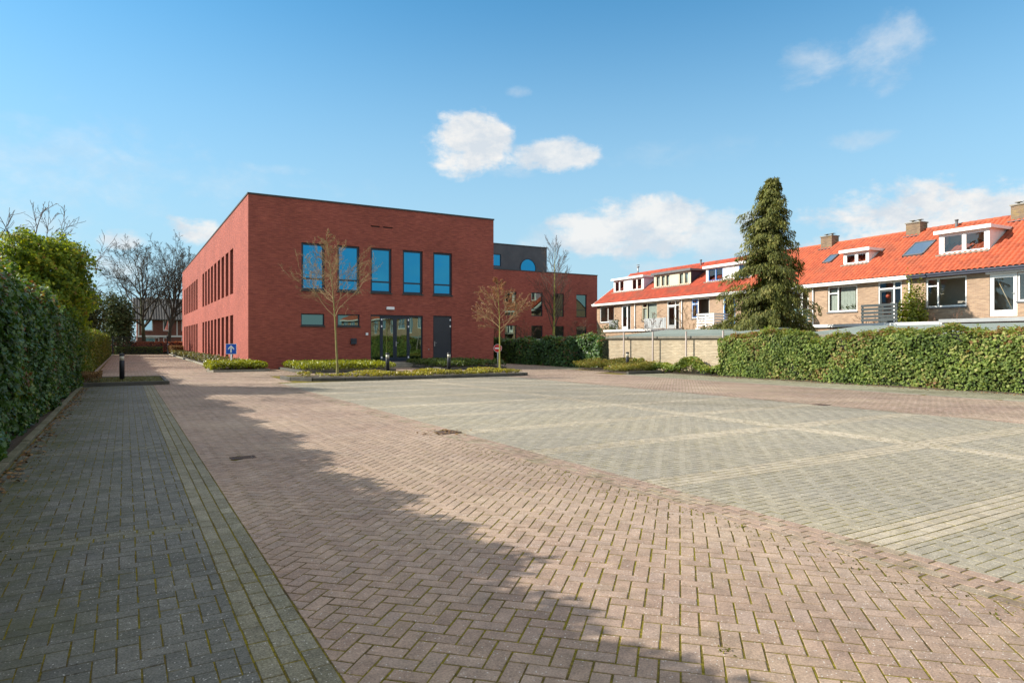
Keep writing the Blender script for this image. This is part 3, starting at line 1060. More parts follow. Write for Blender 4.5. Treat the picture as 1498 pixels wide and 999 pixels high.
hedge('hedge', 'tall dark green ivy hedge rising beside the shaded parking strip', -2.75, -1.46, -4.5, 27.8, top_left,
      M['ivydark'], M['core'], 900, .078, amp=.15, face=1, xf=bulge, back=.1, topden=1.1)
hedge('hedge', 'lower yellow-green leafy hedge running from the ivy tree to the far gate', -2.5, -1.4, 27.8, 85,
      lambda y: 1.98 + .09 * np.sin(y * .9) + .07 * np.sin(y * 2.3) + .25 * np.exp(-((y - 31) / 2.5) ** 2), M['ivymid'], M['core'], 330, .105, amp=.12, face=1, back=.1, shape=LEAF5)
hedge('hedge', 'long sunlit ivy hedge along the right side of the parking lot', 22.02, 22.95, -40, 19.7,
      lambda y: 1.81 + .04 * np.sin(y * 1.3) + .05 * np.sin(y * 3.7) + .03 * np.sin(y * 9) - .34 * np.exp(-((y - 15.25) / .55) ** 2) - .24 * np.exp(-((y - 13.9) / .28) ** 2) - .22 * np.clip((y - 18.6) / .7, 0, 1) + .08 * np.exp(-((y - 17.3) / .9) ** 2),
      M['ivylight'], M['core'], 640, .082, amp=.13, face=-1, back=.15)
def far_top(y):
    return 1.66 + .12 * np.sin(y * 1.5) + .06 * np.sin(y * 4)
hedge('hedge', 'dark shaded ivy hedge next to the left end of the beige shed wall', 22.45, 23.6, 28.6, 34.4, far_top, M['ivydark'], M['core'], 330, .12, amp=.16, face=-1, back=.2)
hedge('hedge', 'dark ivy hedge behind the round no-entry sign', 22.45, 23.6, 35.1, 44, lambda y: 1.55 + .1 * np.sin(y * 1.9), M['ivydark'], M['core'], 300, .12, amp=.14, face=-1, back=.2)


def blob_pts(n, c, rad, seed=0, shell=.35, flat=0.0):
    r = np.random.default_rng(seed)
    d = r.normal(0, 1, (n, 3)); d /= np.linalg.norm(d, axis=1)[:, None]
    if flat:
        d[:, 2] = np.abs(d[:, 2])
    b = 1 + .22 * np.sin(d[:, 0] * 5 + seed) * np.cos(d[:, 1] * 6 + seed * 2) + .14 * np.sin(d[:, 2] * 9 + d[:, 0] * 8 + seed) + .08 * np.sin(d[:, 1] * 17 + d[:, 2] * 13)
    rr = (1 - np.abs(r.normal(0, shell, n))).clip(.2, 1.05) * b
    P = np.array(c) + d * rr[:, None] * np.array(rad)
    return P, d


def tuft(name, label, c, rad, n, size, mat, cat, shape=LEAF5, seed=1, group=None, up=.8, twig=None, kind=None):
    t = thing(name, label, cat, (c[0], c[1], 0), group=group)
    P, N = blob_pts(n, c, rad, seed, .3, 1)
    P[:, 2] = np.maximum(P[:, 2], .03)
    N = N + np.array((0, 0, up))
    leaves('foliage', P, N, size, shape, mat, t, .7, None, t.location)
    return t


def bed_plants(name, label, pts_xy, hfun, size, mat, cat, shape, origin, spread=.8, axis_up=False):
    n = len(pts_xy)
    t = thing(name, label, cat, origin)
    hh = hfun(pts_xy[:, 0], pts_xy[:, 1])
    z = hh * (1 - np.abs(rng.normal(0, .28, n))).clip(.05, 1.15)
    P = np.stack([pts_xy[:, 0], pts_xy[:, 1], z + .05], 1)
    N = np.zeros((n, 3)); N[:, 2] = .6
    rn = np.clip(.55 * rng.random(n) + .45 * (z / (hh + 1e-6)) ** 1.5, 0, 1)
    ax = None
    if axis_up:
        ax = np.tile(np.array([0, 0, -1.0]), (n, 1)) + rng.normal(0, .5, (n, 3))
    leaves('foliage', P, N, size, shape, mat, t, spread, rn, t.location, axis=ax)
    return t


def xy(n, x0, x1, y0, y1):
    return np.stack([rng.uniform(x0, x1, n), rng.uniform(y0, y1, n)], 1)


def clumpy(n, x0, x1, y0, y1, thr=0.0, s=1.6, ph=0):
    p = xy(int(n * 2.5), x0, x1, y0, y1)
    w = wob(p[:, 0] * 1.0, p[:, 1] * 1.0, s, ph)
    return p[w > thr][:n]


def edge_h(x0, x1, y0, y1, h, m=.35, s=1.3):
    def f(x, y):
        e = np.minimum(np.minimum(x - x0, x1 - x), np.minimum(y - y0, y1 - y))
        return h * np.clip(.35 + e / m, .25, 1) * (1 + .25 * wob(x * 1.5, y * 1.5, s, 2))
    return f


bed_plants('shrub_bed', 'lime green low shrubs against the facade left of the entrance', xy(10500, 7.25, 11.75, 31.3, 36.6), edge_h(7.1, 11.9, 31.2, 40, .40), .13, M['box'], 'shrubs', NEED, (9.2, 34, 0), axis_up=True)
bed_plants('shrub_bed', 'darker green low shrubs against the facade right of the dark door', xy(7600, 14.35, 18.25, 31.35, 36.9), edge_h(14.2, 18.35, 31.2, 40, .40), .13, M['darkshrub'], 'shrubs', NEED, (15.6, 34, 0), axis_up=True)
bed_plants('shrub_bed', 'bright lime low shrubs round the foot of the blue arrow sign', xy(6500, 3.6, 6.25, 34.8, 38.6), edge_h(3.55, 6.35, 34.7, 38.9, .42), .11, M['box'], 'shrubs', LEAF5, (5, 36.5, 0))
bed_plants('shrub_bed', 'thin olive ground cover along the foot of the sunlit side facade', xy(12000, 4.4, 5.62, 38.4, 84), lambda x, y: .38 + .12 * np.sin(y * 1.3), .13, M['olive'], 'shrubs', LEAF5, (5, 60, 0))
bed_plants('shrub_bed', 'yellow-green creeping plants on the kerbed island before the entrance', np.concatenate([clumpy(6500, 8.3, 15.1, 24.6, 27.4, -.05, 1.3, 1), clumpy(1200, 5.8, 9, 25.3, 27, .25, 2, 3)]),
           lambda x, y: .19 + .06 * np.sin(x * 2.3), .075, M['yellowcover'], 'shrubs', LEAF5, (11, 26, 0))
bed_plants('shrub_bed', 'olive and rust twiggy shrubs at the foot of the beige shed wall', np.concatenate([xy(7500, 20.6, 22.4, 23.6, 28.5), xy(2500, 19.9, 21.4, 23.1, 25)]), lambda x, y: np.clip(.24 + (x - 19.8) * .13 + .1 * np.sin(y * 2), .12, .62), .085, M['rusty'], 'shrubs', NEED, (21.6, 26, 0), axis_up=True)
bed_plants('ivy_patch', 'green ivy creeping on the ground below the fence posts', xy(6000, 21.95, 22.65, 19.6, 25.2), lambda x, y: .42 + .32 * np.sin(y * 2.4) * np.sin(y * .9 + 1), .09, M['ivylight'], 'ivy', IVY, (22.3, 22, 0))
bed_plants('grass_tufts', 'thin yellow-brown grass on the kerbed verge round the left bollard', xy(6000, -1.15, 1.2, 25.95, 30.2), lambda x, y: .045 + 0 * x, .05, M['olive'], 'grass', NEED, (0, 28, 0), axis_up=True)
o = bed_plants('dry_shrub', 'brownish dry twiggy shrub beside the black gate', xy(3500, 4.3, 5.7, 82, 87), lambda x, y: .95 + 0 * x, .16, M['deadleaf'], 'shrub', NEED, (5, 85, 0), axis_up=True)
bed_plants('dry_shrub', 'small dry brown plant where the two left hedges meet the kerb', xy(1600, -1.45, -.7, 25.9, 28.2), lambda x, y: .38 + 0 * x, .07, M['deadleaf'], 'shrub', NEED, (-1.1, 27, 0), axis_up=True)


def litter():
    n = 900
    P = np.concatenate([
        np.stack([-1.2 + np.abs(rng.normal(0, .12, n)), rng.uniform(1, 25, n), np.full(n, .008)], 1),
        np.stack([21.85 - np.abs(rng.normal(0, .25, n)), rng.uniform(2, 20, n), np.full(n, .008)], 1),
        np.stack([rng.normal(4.5, .22, 60), rng.normal(9.85, .2, 60), np.full(60, .008)], 1),
        np.stack([rng.uniform(-1, 4.2, 500), rng.uniform(38, 84, 500), np.full(500, .008)], 1)])
    N = np.zeros((len(P), 3)); N[:, 2] = 1
    o = leaves('leaf_litter', P, N, .05, LEAF5, M['deadleaf'], None, .25)
    tag(o, 'scattered brown fallen leaves along the kerbs and hedges', 'fallen leaves', kind='stuff')


litter()


def weeds():
    spots = [(2.5, 2.2), (-.9, 6.2), (4.3, 3.6), (4.35, 6.1)]
    P = np.concatenate([np.stack([rng.normal(a, .02, 16), rng.normal(b, .02, 16), np.abs(rng.normal(.006, .006, 16))], 1) for a, b in spots])
    x = rng.uniform(-1.15, -.6, 700)
    P = np.concatenate([P, np.stack([x, rng.uniform(2, 25, 700), np.full(700, .004)], 1), np.stack([rng.normal(4.2, .12, 500), rng.uniform(0, 9, 500), np.full(500, .003)], 1)])
    N = np.zeros((len(P), 3)); N[:, 2] = 1
    tag(leaves('weeds', P, N, .016, LEAF5, M['mossy'], None, .6), 'tiny weeds and moss growing in the joints of the paving', 'weeds', kind='stuff')


weeds()


# ------------------------------------------------------------------ branching trees
def branch_path(p, d, L, n, wander, lift, rs):
    pts = [Vector(p)]
    d = Vector(d).normalized()
    for k in range(n):
        d = (d + Vector((rs.gauss(0, wander), rs.gauss(0, wander), rs.gauss(0, wander) + lift))).normalized()
        pts.append(pts[-1] + d * (L / n))
    return pts, d


def grow(mb, tips, p, d, L, r, lev, P, rs):
    n = P['seg'][lev]
    pts, dend = branch_path(p, d, L, n, P['wander'][lev], P['lift'][lev], rs)
    rad = [max(P.get('rmin', .004), r * (1 - .75 * k / n)) for k in range(n + 1)]
    mb.tube(pts, rad, P['sides'][lev], cap=False, r=rs.random())
    if lev + 1 >= P['levels']:
        tips.append((pts, dend))
        return
    cnt = P['kids'][lev]
    for c in range(cnt):
        t = P['from'][lev] + (1 - P['from'][lev]) * (c + rs.random() * .8) / cnt
        t = min(t, .99)
        k = int(t * n)
        q = pts[k].lerp(pts[min(k + 1, n)], t * n - k)
        ax = (pts[min(k + 1, n)] - pts[k]).normalized()
        side = Vector((rs.gauss(0, 1), rs.gauss(0, 1), rs.gauss(0, 1)))
        side = (side - ax * side.dot(ax)).normalized()
        if lev == 0 and P.get('even'):
            a = c * 2.4 + rs.random()
            side = Vector((math.cos(a), math.sin(a), 0))
        an = P['angle'][lev] * rs.uniform(.7, 1.25)
        nd = ax * math.cos(an) + side * math.sin(an)
        sh = P['shape'](t) if lev == 0 else (1 - .45 * t)
        grow(mb, tips, q, nd, L * P['ratio'][lev] * sh * rs.uniform(.75, 1.2), rad[k] * P['rr'][lev], lev + 1, P, rs)


def tree(name, label, cat, loc, H, r0, P, barkm, twigm, seed, leaf=None, group=None, lean=(0, 0)):
    rs = random.Random(seed)
    t = thing(name, label, cat, loc, group=group)
    trunk = MB()
    tips = []
    n = P['seg'][0]
    pts, _ = branch_path((0, 0, -.05), (lean[0], lean[1], 1), H, n, P['wander'][0], P['lift'][0], rs)
    rad = [max(.006, r0 * (1 - .93 * (k / n) ** P.get('taper', 1.0))) for k in range(n + 1)]
    rad[0] *= 1.25
    trunk.tube(pts, rad, 10, cap=False)
    for i in range(P.get('buttress', 0)):
        pass
    lim = MB()
    cnt = P['kids'][0]
    for c in range(cnt):
        tt = P['from'][0] + (1 - P['from'][0]) * (c + rs.random() * .6) / cnt
        tt = min(tt, .985)
        k = int(tt * n)
        q = pts[k].lerp(pts[min(k + 1, n)], tt * n - k)
        ax = (pts[min(k + 1, n)] - pts[k]).normalized()
        a = c * 2.4 + rs.random() * .8
        side = Vector((math.cos(a), math.sin(a), 0))
        an = P['angle'][0] * rs.uniform(.75, 1.2)
        nd = ax * math.cos(an) + side * math.sin(an)
        grow(lim, tips, q, nd, H * P['ratio'][0] * P['shape'](tt) * rs.uniform(.8, 1.2), rad[k] * P['rr'][0], 1, P, rs)
    trunk.build('trunk', barkm, t, origin=(0, 0, 0))
    lim.build('branches', twigm, t, origin=(0, 0, 0))
    if leaf:
        lm, dens, size = leaf
        Q = []
        for pts_, d in tips:
            for _ in range(dens):
                a, b = rs.randrange(len(pts_) - 1), rs.random()
                Q.append(pts_[a].lerp(pts_[a + 1], b))
        Q = np.array([tuple(q) for q in Q]) + rng.normal(0, .015, (len(Q), 3))
        leaves('leaves', Q, rng.normal(0, 1, Q.shape), size, LEAF5, lm, t, .5)
    return t


big = dict(levels=5, seg=[9, 6, 5, 4, 3], wander=[.07, .17, .2, .22, .22], lift=[.05, .10, .07, .05, .03], sides=[10, 6, 5, 3, 3], kids=[20, 8, 6, 5],
           angle=[.85, .75, .7, .6], ratio=[.55, .52, .5, .5], rr=[.7, .6, .55, .55], shape=lambda t: 1.25 - .7 * max(0, t - .25), rmin=.011)
big['from'] = [.30, .25, .2, .2]
tree('bare_tree', 'tall bare tree with algae-green trunk and a low bent limb before the far houses', 'tree', (2.12, 93, 0), 10.4, .27, big, M['greenbark'], M['bark'], 11, group='bare trees beyond the gate', lean=(.03, 0))
tree('bare_tree', 'tall bare tree with forked dark limbs nearest the sunlit side facade', 'tree', (4.45, 92, 0), 10.1, .27, dict(big, kids=[20, 8, 6, 5], angle=[.7, .7, .65, .6]), M['bark'], M['bark'], 23, group='bare trees beyond the gate')

young = dict(levels=4, seg=[10, 6, 4, 3], wander=[.02, .10, .16, .2], lift=[0, .05, .05, .03], sides=[8, 5, 3, 3], kids=[30, 10, 7],
             angle=[1.0, .65, .65], ratio=[.41, .42, .42], rr=[.5, .55, .6], shape=lambda t: 1.0 if t < .45 else max(.16, 1.0 - (t - .45) * 1.75), rmin=.0045, taper=.8)
young['from'] = [.40, .2, .15]
tree('young_tree', 'slim bare young tree on the island before the two leftmost facade windows', 'tree', (7.55, 26.9, .08), 5.9, .055, young, M['limebark'], M['paletwig'], 5, (M['redbud'], 1, .022), 'young trees on the entrance island')
tree('young_tree', 'small young tree with reddish buds before the right corner of the red building', 'tree', (16.45, 29.0, .02), 4.75, .05, dict(young, kids=[26, 9, 7]), M['yellowbark'], M['paletwig'], 9, (M['redbud'], 3, .038), 'young trees on the entrance island')
fast = dict(levels=4, seg=[12, 6, 4, 3], wander=[.015, .08, .1, .14], lift=[0, .1, .08, .04], sides=[8, 4, 3, 3], kids=[36, 7, 5],
            angle=[.62, .45, .45], ratio=[.27, .5, .5], rr=[.4, .5, .6], shape=lambda t: max(.3, 1.15 - abs(t - .4) * 1.2), rmin=.006, taper=.9)
fast['from'] = [.26, .2, .2]
tree('slender_tree', 'upright slender tree with yellow-green trunk before the red rear wing', 'tree', (27.0, 39.6, 0), 8.3, .13, fast, M['yellowbark'], M['twig'], 14)
shr = dict(levels=4, seg=[4, 5, 4, 3], wander=[.1, .14, .16, .2], lift=[0, .06, .05, .03], sides=[6, 4, 3, 3], kids=[14, 7, 5],
           angle=[.8, .6, .6], ratio=[.6, .45, .45], rr=[.6, .55, .6], shape=lambda t: 1.0, rmin=.006)
shr['from'] = [.1, .2, .2]
for i, (x, y, h, lb, bm, tm) in enumerate(((27.5, 43.5, 3.2, 'reddish bare shrub left of the slender tree before the rear wing', 'twig', 'twig'),
                                           (30.5, 42.0, 3.0, 'reddish bare shrub right of the slender tree before the rear wing', 'twig', 'twig'),
                                           (24.6, 44.5, 2.9, 'reddish bare shrub behind the ivy at the red building corner', 'twig', 'twig'),
                                           (32.0, 31.6, 3.7, 'yellowish bare garden bush below the leftmost house windows', 'limebark', 'paletwig'),
                                           (31.2, 33.4, 3.2, 'gnarled brown bare bush beside the gable end of the houses', 'bark', 'twig'),
                                           (36.2, 20.9, 3.0, 'thin bare bush below the window with the pot plants', 'twig', 'twig'),
                                           (33.4, 15.9, 2.7, 'thin reddish bare bush behind the flat roof at the right', 'twig', 'twig'))):
    tree('bare_shrub', lb, 'shrub', (x, y, 0), h * .75, .05, shr, M[bm], M[tm], 40 + i, (M['redbud'], 1, .05), 'bare garden shrubs')
# ivy-grown tree by the left hedge
def ivy_tree():
    t = thing('ivy_tree', 'rounded tree thickly grown with yellow-green ivy above the left hedge', 'tree', (-2.15, 24.2, 0))
    Ps, Ns = [], []
    for i, (c, rd, n) in enumerate((((-2.1, 24.5, 3.3), (1.15, 1.35, 1.35), 9000), ((-1.95, 24.9, 3.75), (1.0, 1.1, 1.0), 5000), ((-2.3, 23.3, 2.5), (.7, .8, .9), 3000),
                                    ((-1.75, 25.3, 2.6), (.85, 1.1, 1.2), 4500), ((-2.5, 23.7, 4.1), (.7, .8, .65), 2500), ((-2.2, 25.4, 4.2), (.5, .6, .5), 1500))):
        P, N = blob_pts(n, c, rd, i + 3, .22)
        Ps.append(P); Ns.append(N)
    P = np.concatenate(Ps); N = np.concatenate(Ns)
    N[:, 2] += .3
    rn = np.clip(rng.random(len(P)) * .75 + .3 * wob(P[:, 0] * 2, P[:, 2] * 2 + P[:, 1], 1, 2) + .15, 0, 1)
    leaves('foliage', P, N, .088, IVY, M['ivyyellow'], t, .6, rn, t.location, hang=.4)
    mb = MB()
    mb.tube([(-2.2, 24.2, 0), (-2.2, 24.2, 1.5), (-2.15, 24.1, 3)], [.2, .17, .12], 8)
    mb.build('trunk', M['bark'], t)
    tb = MB()
    rs = random.Random(3)
    P_ = dict(levels=3, seg=[5, 5, 4], wander=[.1, .14, .2], lift=[.05, .05, .03], sides=[5, 4, 3], kids=[6, 5], angle=[.6, .6], ratio=[.5, .5], rr=[.6, .6], shape=lambda t: 1, rmin=.006)
    P_['from'] = [.3, .2]
    tp = []
    for p, d, L, r in (((-2.3, 24.3, 4.2), (-.1, -.1, 1), 1.35, .022), ((-2.0, 24.9, 4.1), (.15, .2, 1), 1.3, .02), ((-2.1, 24.6, 4.2), (.0, .1, 1), 1.15, .018), ((-2.9, 23.2, 3.5), (-.5, -.9, .9), 2.4, .03),
                       ((-1.6, 25.4, 3.7), (.45, .9, .25), 1.9, .022), ((-1.5, 25.6, 3.2), (.4, .8, .1), 1.4, .018), ((-2.6, 23.4, 3.9), (-.3, -.4, .8), 1.5, .02)):
        grow(tb, tp, p, d, L, r, 0, P_, rs)
    tb.build('branches', M['twig'], t)


ivy_tree()
# trees and bushes in the gardens beyond the left hedge
def bushy(name, label, loc, rad, n, size, mat, seed, cat='tree', group=None):
    t = thing(name, label, cat, (loc[0], loc[1], 0), group=group)
    Ps, Ns = [], []
    r = random.Random(seed)
    for i in range(9):
        c = (loc[0] + r.uniform(-.5, .5) * rad[0], loc[1] + r.uniform(-.5, .5) * rad[1], loc[2] + r.uniform(-.5, .55) * rad[2])
        k = r.uniform(.4, .7)
        P, N = blob_pts(n // 9, c, (rad[0] * k, rad[1] * k, rad[2] * k), seed * 10 + i, .3)
        Ps.append(P); Ns.append(N)
    P = np.concatenate(Ps); N = np.concatenate(Ns)
    k = P[:, 2] > .05
    leaves('crown', P[k], N[k], size, LEAF5, mat, t, .7, None, t.location)
    mb = MB()
    mb.tube([(loc[0], loc[1], 0), (loc[0] + .1, loc[1], loc[2] * .6), (loc[0], loc[1], loc[2] + rad[2] * .4)], [.22, .16, .06], 7)
    mb.build('trunk', M['bark'], t)
    return t


bushy('evergreen_tree', 'dark evergreen tree behind the far end of the left hedge', (-4.0, 78, 4.0), (2.6, 3, 4.6), 10000, .22, M['evergreen'], 2)
bushy('evergreen_bush', 'broad green bush between the left hedge and the far brick houses', (-.8, 90, 3.3), (2.3, 2.4, 3.9), 9000, .22, M['evergreen'], 3, 'bush')
bushy('evergreen_tree', 'small dark evergreen crown showing just above the left hedge line', (-4.4, 66, 4.3), (1.5, 1.6, 2.3), 4000, .2, M['evergreen'], 5)
bushy('hazel_bush', 'brown-green twiggy bush behind the black gate, left of the houses', (-.6, 93, 2.2), (1.7, 1.8, 2.3), 5000, .18, M['olive'], 6, 'bush')
for i, (x, y, h, sd) in enumerate(((-5.0, 60, 6.4, 31), (-4.2, 46, 4.6, 32), (-7.0, 30, 6.0, 33))):
    tree('bare_tree', ['bare thin-branched tree standing beyond the middle of the left hedge', 'small bare tree whose twigs rise over the yellow-green hedge', 'bare tree partly hidden behind the ivy-grown tree at the left edge'][i], 'tree', (x, y, 0), h, .14,
         dict(big, levels=4, kids=[16, 8, 6], rmin=.007), M['bark'], M['greytwig'], sd, group='bare trees beyond the left hedge')


def pine_like():
    """tall drooping conifer"""
    X, Y = 28.5, 22.0
    t = thing('conifer', 'tall pointed conifer with drooping sprays standing behind the ivy hedge', 'conifer', (X, Y, 0))
    H = 10.05
    mb = MB()
    mb.tube([(X, Y, 0), (X + .05, Y, 3), (X - .03, Y + .05, 6), (X, Y, 9), (X + .12, Y - .05, H - .1)], [.27, .22, .15, .07, .015], 8)
    mb.build('trunk', M['bark'], t)
    rs = random.Random(8)
    bm_ = MB()
    P, A, N = [], [], []
    for i in range(430):
        h = 1.5 + (H - 1.75) * (rs.random() ** 1.12)
        f = (h - 1.5) / (H - 1.5)
        Rm = 2.42 * (1 - f) ** .70 * min(1, .78 + f * 1.6)
        a = rs.random() * 6.283
        Rm *= 1 + .20 * math.sin(a * 3 + h * 1.6) + .17 * math.sin(a * 5 - h * 3.7) + rs.gauss(0, .2)
        d = Vector((math.cos(a), math.sin(a), 0))
        Rm *= .95 - .17 * (d.x * .8605 - d.y * .5095)
        Rm = max(.12, Rm)
        rise = .22 * Rm
        n = 7
        pts = []
        for k in range(n + 1):
            s = k / n
            pts.append(Vector((X, Y, h)) + d * (Rm * s) + Vector((0, 0, rise * s - Rm * .42 * s * s)))
        if i % 2 == 0:
            bm_.tube(pts, [.03 * (1 - k / n) + .006 for k in range(n + 1)], 3, cap=False)
        br = rs.uniform(0, .25)
        m = int(30 + 78 * Rm)
        for _ in range(m):
            s = rs.random() ** .55
            k = min(n - 1, int(s * n))
            q = pts[k].lerp(pts[k + 1], s * n - k)
            w = .30 * (1 - .5 * s) + .08
            lat = Vector((-d.y, d.x, 0)) * rs.uniform(-1, 1) * w
            dr = rs.random() ** 1.5 * .36
            P.append(tuple(q + lat + Vector((0, 0, -dr + .04))))
            A.append((d.x * .35 + lat.x * .8, d.y * .35 + lat.y * .8, -1.0))
            N.append((d.x, d.y, .6 + rs.gauss(0, .3)))
    P, A, N = np.array(P), np.array(A), np.array(N)
    rn = np.clip(rng.random(len(P)) * .65 + .25 + .3 * wob(P[:, 2] * 2.2, P[:, 1] * 2 + P[:, 0] * 2, 1, 0), 0, 1)
    A /= np.linalg.norm(A, axis=1)[:, None]
    leaves('foliage', P, N, .15, NEED, M['conifer'], t, .5, rn, t.location, axis=-A)
    bm_.build('branches', M['bark'], t)


pine_like()
tuft('low_conifer', 'flat spreading green conifer bush on the shed roof edge left of the tall conifer', (27.7, 24.4, 2.0), (.7, 1.5, .5), 3000, .12, M['conifer'], 'bush', NEED, 4)
tuft('climbing_shrub', 'yellow-green climbing shrub against the wall between the two right houses', (35.8, 18.9, 1.9), (.55, .75, 2.7), 4200, .10, M['box'], 'shrub', LEAF5, 9)
tuft('hedge_bush', 'round green bush at the foot of the red rear wing', (37.4, 45.5, .8), (1.7, 1.5, 2.3), 3500, .15, M['evergreen'], 'bush', LEAF5, 12)

# ------------------------------------------------------------------ the red office building
BX0, BX1, BY0, BY1, BH = 5.67, 20.68, 37.29, 84.0, 9.48
ob = thing('office_building', 'large red brick two-storey building with a flat roof and dark framed windows', 'building', (BX0, BY0, 0))
mb = MB()
wx = [8.45, 10.46, 12.42, 14.42, 16.41]
holes_u = [(x, x + 1.29, 4.38, 7.02) for x in wx]
holes_l = [(8.43, 9.72, 2.39, 3.06), (10.47, 11.76, 2.39, 3.06)]
door_h = (12.42, 15.72, .30, 3.08)
door2_h = (16.41, 17.68, .30, 3.10)
vents = [(12.42, 12.98, 8.24, 8.32), (13.18, 13.78, 8.24, 8.32)]
wall(mb, 'y', BY0, BX0, BX1, 0, BH - .09, holes_u + holes_l + [door_h, door2_h] + vents, .16)
strips = [42.95 + 2.13 * k for k in range(9)] + [65.7 + 2.03 * k for k in range(8)]
hs = []
for s_ in strips:
    hs += [(s_, s_ + 1.36, 4.42, 7.2), (s_, s_ + 1.36, .5, 3.12)]
wall(mb, 'x', BX0, BY0, BY1, 0, BH - .09, hs, .42)
mb.face([(BX1, BY0, 0), (BX1, BY1, 0), (BX1, BY1, BH - .09), (BX1, BY0, BH - .09)])
mb.face([(BX1, BY1, 0), (BX0, BY1, 0), (BX0, BY1, BH - .09), (BX1, BY1, BH - .09)])
mb.build('wall', M['redbrick'], ob)
mb = MB()
mb.box(BX0 + .02, BX1 - .02, BY0 + .02, BY1 - .02, BH - .3, BH - .25)
mb.build('roof', M['coping'], ob)
mb = MB()
c0, c1 = .04, .32
mb.box(BX0 - c0, BX1 + c0, BY0 - c0, BY0 + c1, BH - .085, BH)
mb.box(BX0 - c0, BX1 + c0, BY1 - c1, BY1 + c0, BH - .085, BH)
mb.box(BX0 - c0, BX0 + c1, BY0 + c1, BY1 - c1, BH - .085, BH)
mb.box(BX1 - c1, BX1 + c0, BY0 + c1, BY1 - c1, BH - .085, BH)
mb.build('coping', M['coping'], ob)
for x0, x1, z0, z1 in holes_u:
    window(ob, 'y', BY0, x0, x1, z0, z1, .10, M['navyframe'], M['officeglass'], hb=[5.03], fw=.12, sill=M['coping'])
for x0, x1, z0, z1 in holes_l:
    window(ob, 'y', BY0, x0, x1, z0, z1, .10, M['navyframe'], M['doorglass'], fw=.06, sill=M['coping'])
for h in hs:
    window(ob, 'x', BX0, h[0], h[1], h[2], h[3], .36, M['navyframe'], M['slitglass'], fw=.05, name='window')
for v_ in vents:
    mb = MB()
    mb.box(v_[0], v_[1], BY0 + .12, BY0 + .15, v_[2], v_[3])
    mb.build('vent', M['blackmetal'], ob)
# entrance: fixed light | door leaf | door leaf | fixed light
ent = MB()
fbox(ent, 'y', BY0, 12.42, 15.72, .08, .15, 2.99, 3.08)
fbox(ent, 'y', BY0, 12.42, 15.72, .08, .15, .30, .36)
for a in (12.42, 13.03, 14.82, 15.66):
    fbox(ent, 'y', BY0, a, a + .06, .078, .152, .36, 2.99)
en = ent.build('entrance_frame', M['navyframe'], ob)
for a0, a1 in ((12.48, 13.03), (14.88, 15.66)):
    p = MB()
    p.face([(a0, BY0 + .12, .36), (a1, BY0 + .12, .36), (a1, BY0 + .12, 2.99), (a0, BY0 + .12, 2.99)])
    p.build('pane', M['doorglass'], en, origin=ob.location)
for k, (a0, a1) in enumerate(((13.09, 13.95), (13.96, 14.82))):
    d = MB()
    fbox(d, 'y', BY0, a0, a0 + .11, .07, .13, .37, 2.98)
    fbox(d, 'y', BY0, a1 - .11, a1, .07, .13, .37, 2.98)
    fbox(d, 'y', BY0, a0 + .11, a1 - .11, .072, .128, 2.86, 2.98)
    fbox(d, 'y', BY0, a0 + .11, a1 - .11, .072, .128, .37, .55)
    dd = d.build('door', M['navyframe'], ob)
    p = MB()
    p.face([(a0 + .1, BY0 + .1, .5), (a1 - .1, BY0 + .1, .5), (a1 - .1, BY0 + .1, 2.9), (a0 + .1, BY0 + .1, 2.9)])
    p.build('pane', M['doorglass'], dd, origin=ob.location)
    hx = a0 + .05 if k == 1 else a0 - .03
    hh_x = a0 + .02 if k == 0 else a1 - .02
    for z in (.55, 2.4, 2.8):
        hg = MB()
        hg.box(hh_x - .04, hh_x + .04, BY0 + .035, BY0 + .069, z - .055, z + .055)
        hg.build('hinge', M['signwhite'], dd, origin=ob.location)
    if k == 1:
        hg = MB()
        hg.box(hx - .025, hx + .025, BY0 + .03, BY0 + .068, 1.2, 1.5)
        hg.tube([(hx, BY0 + .05, 1.42), (hx, BY0 - .01, 1.42), (hx + .13, BY0 - .01, 1.42)], .014, 6)
        hg.build('handle', M['metal'], dd, origin=ob.location)
# plain dark door
d = MB()
fbox(d, 'y', BY0, 16.41, 16.47, .08, .15, .30, 3.10)
fbox(d, 'y', BY0, 17.62, 17.68, .08, .15, .30, 3.10)
fbox(d, 'y', BY0, 16.47, 17.62, .08, .15, 3.04, 3.10)
d.build('door_frame', M['navyframe'], ob)
d = MB()
fbox(d, 'y', BY0, 16.475, 17.615, .075, .13, .32, 3.03)
dd = d.build('door', M['navydoor'], ob)
for z in (2.45, 2.85):
    hg = MB()
    hg.box(17.55, 17.63, BY0 + .04, BY0 + .074, z - .055, z + .055)
    hg.build('hinge', M['signwhite'], dd, origin=ob.location)
hg = MB()
hg.box(16.50, 16.55, BY0 + .03, BY0 + .074, 1.2, 1.5)
hg.tube([(16.52, BY0 + .05, 1.42), (16.52, BY0 - .01, 1.42), (16.65, BY0 - .01, 1.42)], .014, 6)
hg.build('handle', M['metal'], dd, origin=ob.location)
mb = MB()
mb.box(12.35, 17.75, BY0 - .06, BY0 + .14, .24, .298)
mb.build('door_sill', M['concrete'], ob)
# steps
mb = MB()
mb.box(11.8, 17.9, 36.0, BY0 - .065, .0, .24, .01)
mb.box(11.8, 17.9, 35.65, 35.998, .0, .12, .01)
st = mb.build('entrance_steps', M['concrete'])
tag(st, 'two low concrete steps in front of the glazed entrance and dark door', 'steps')
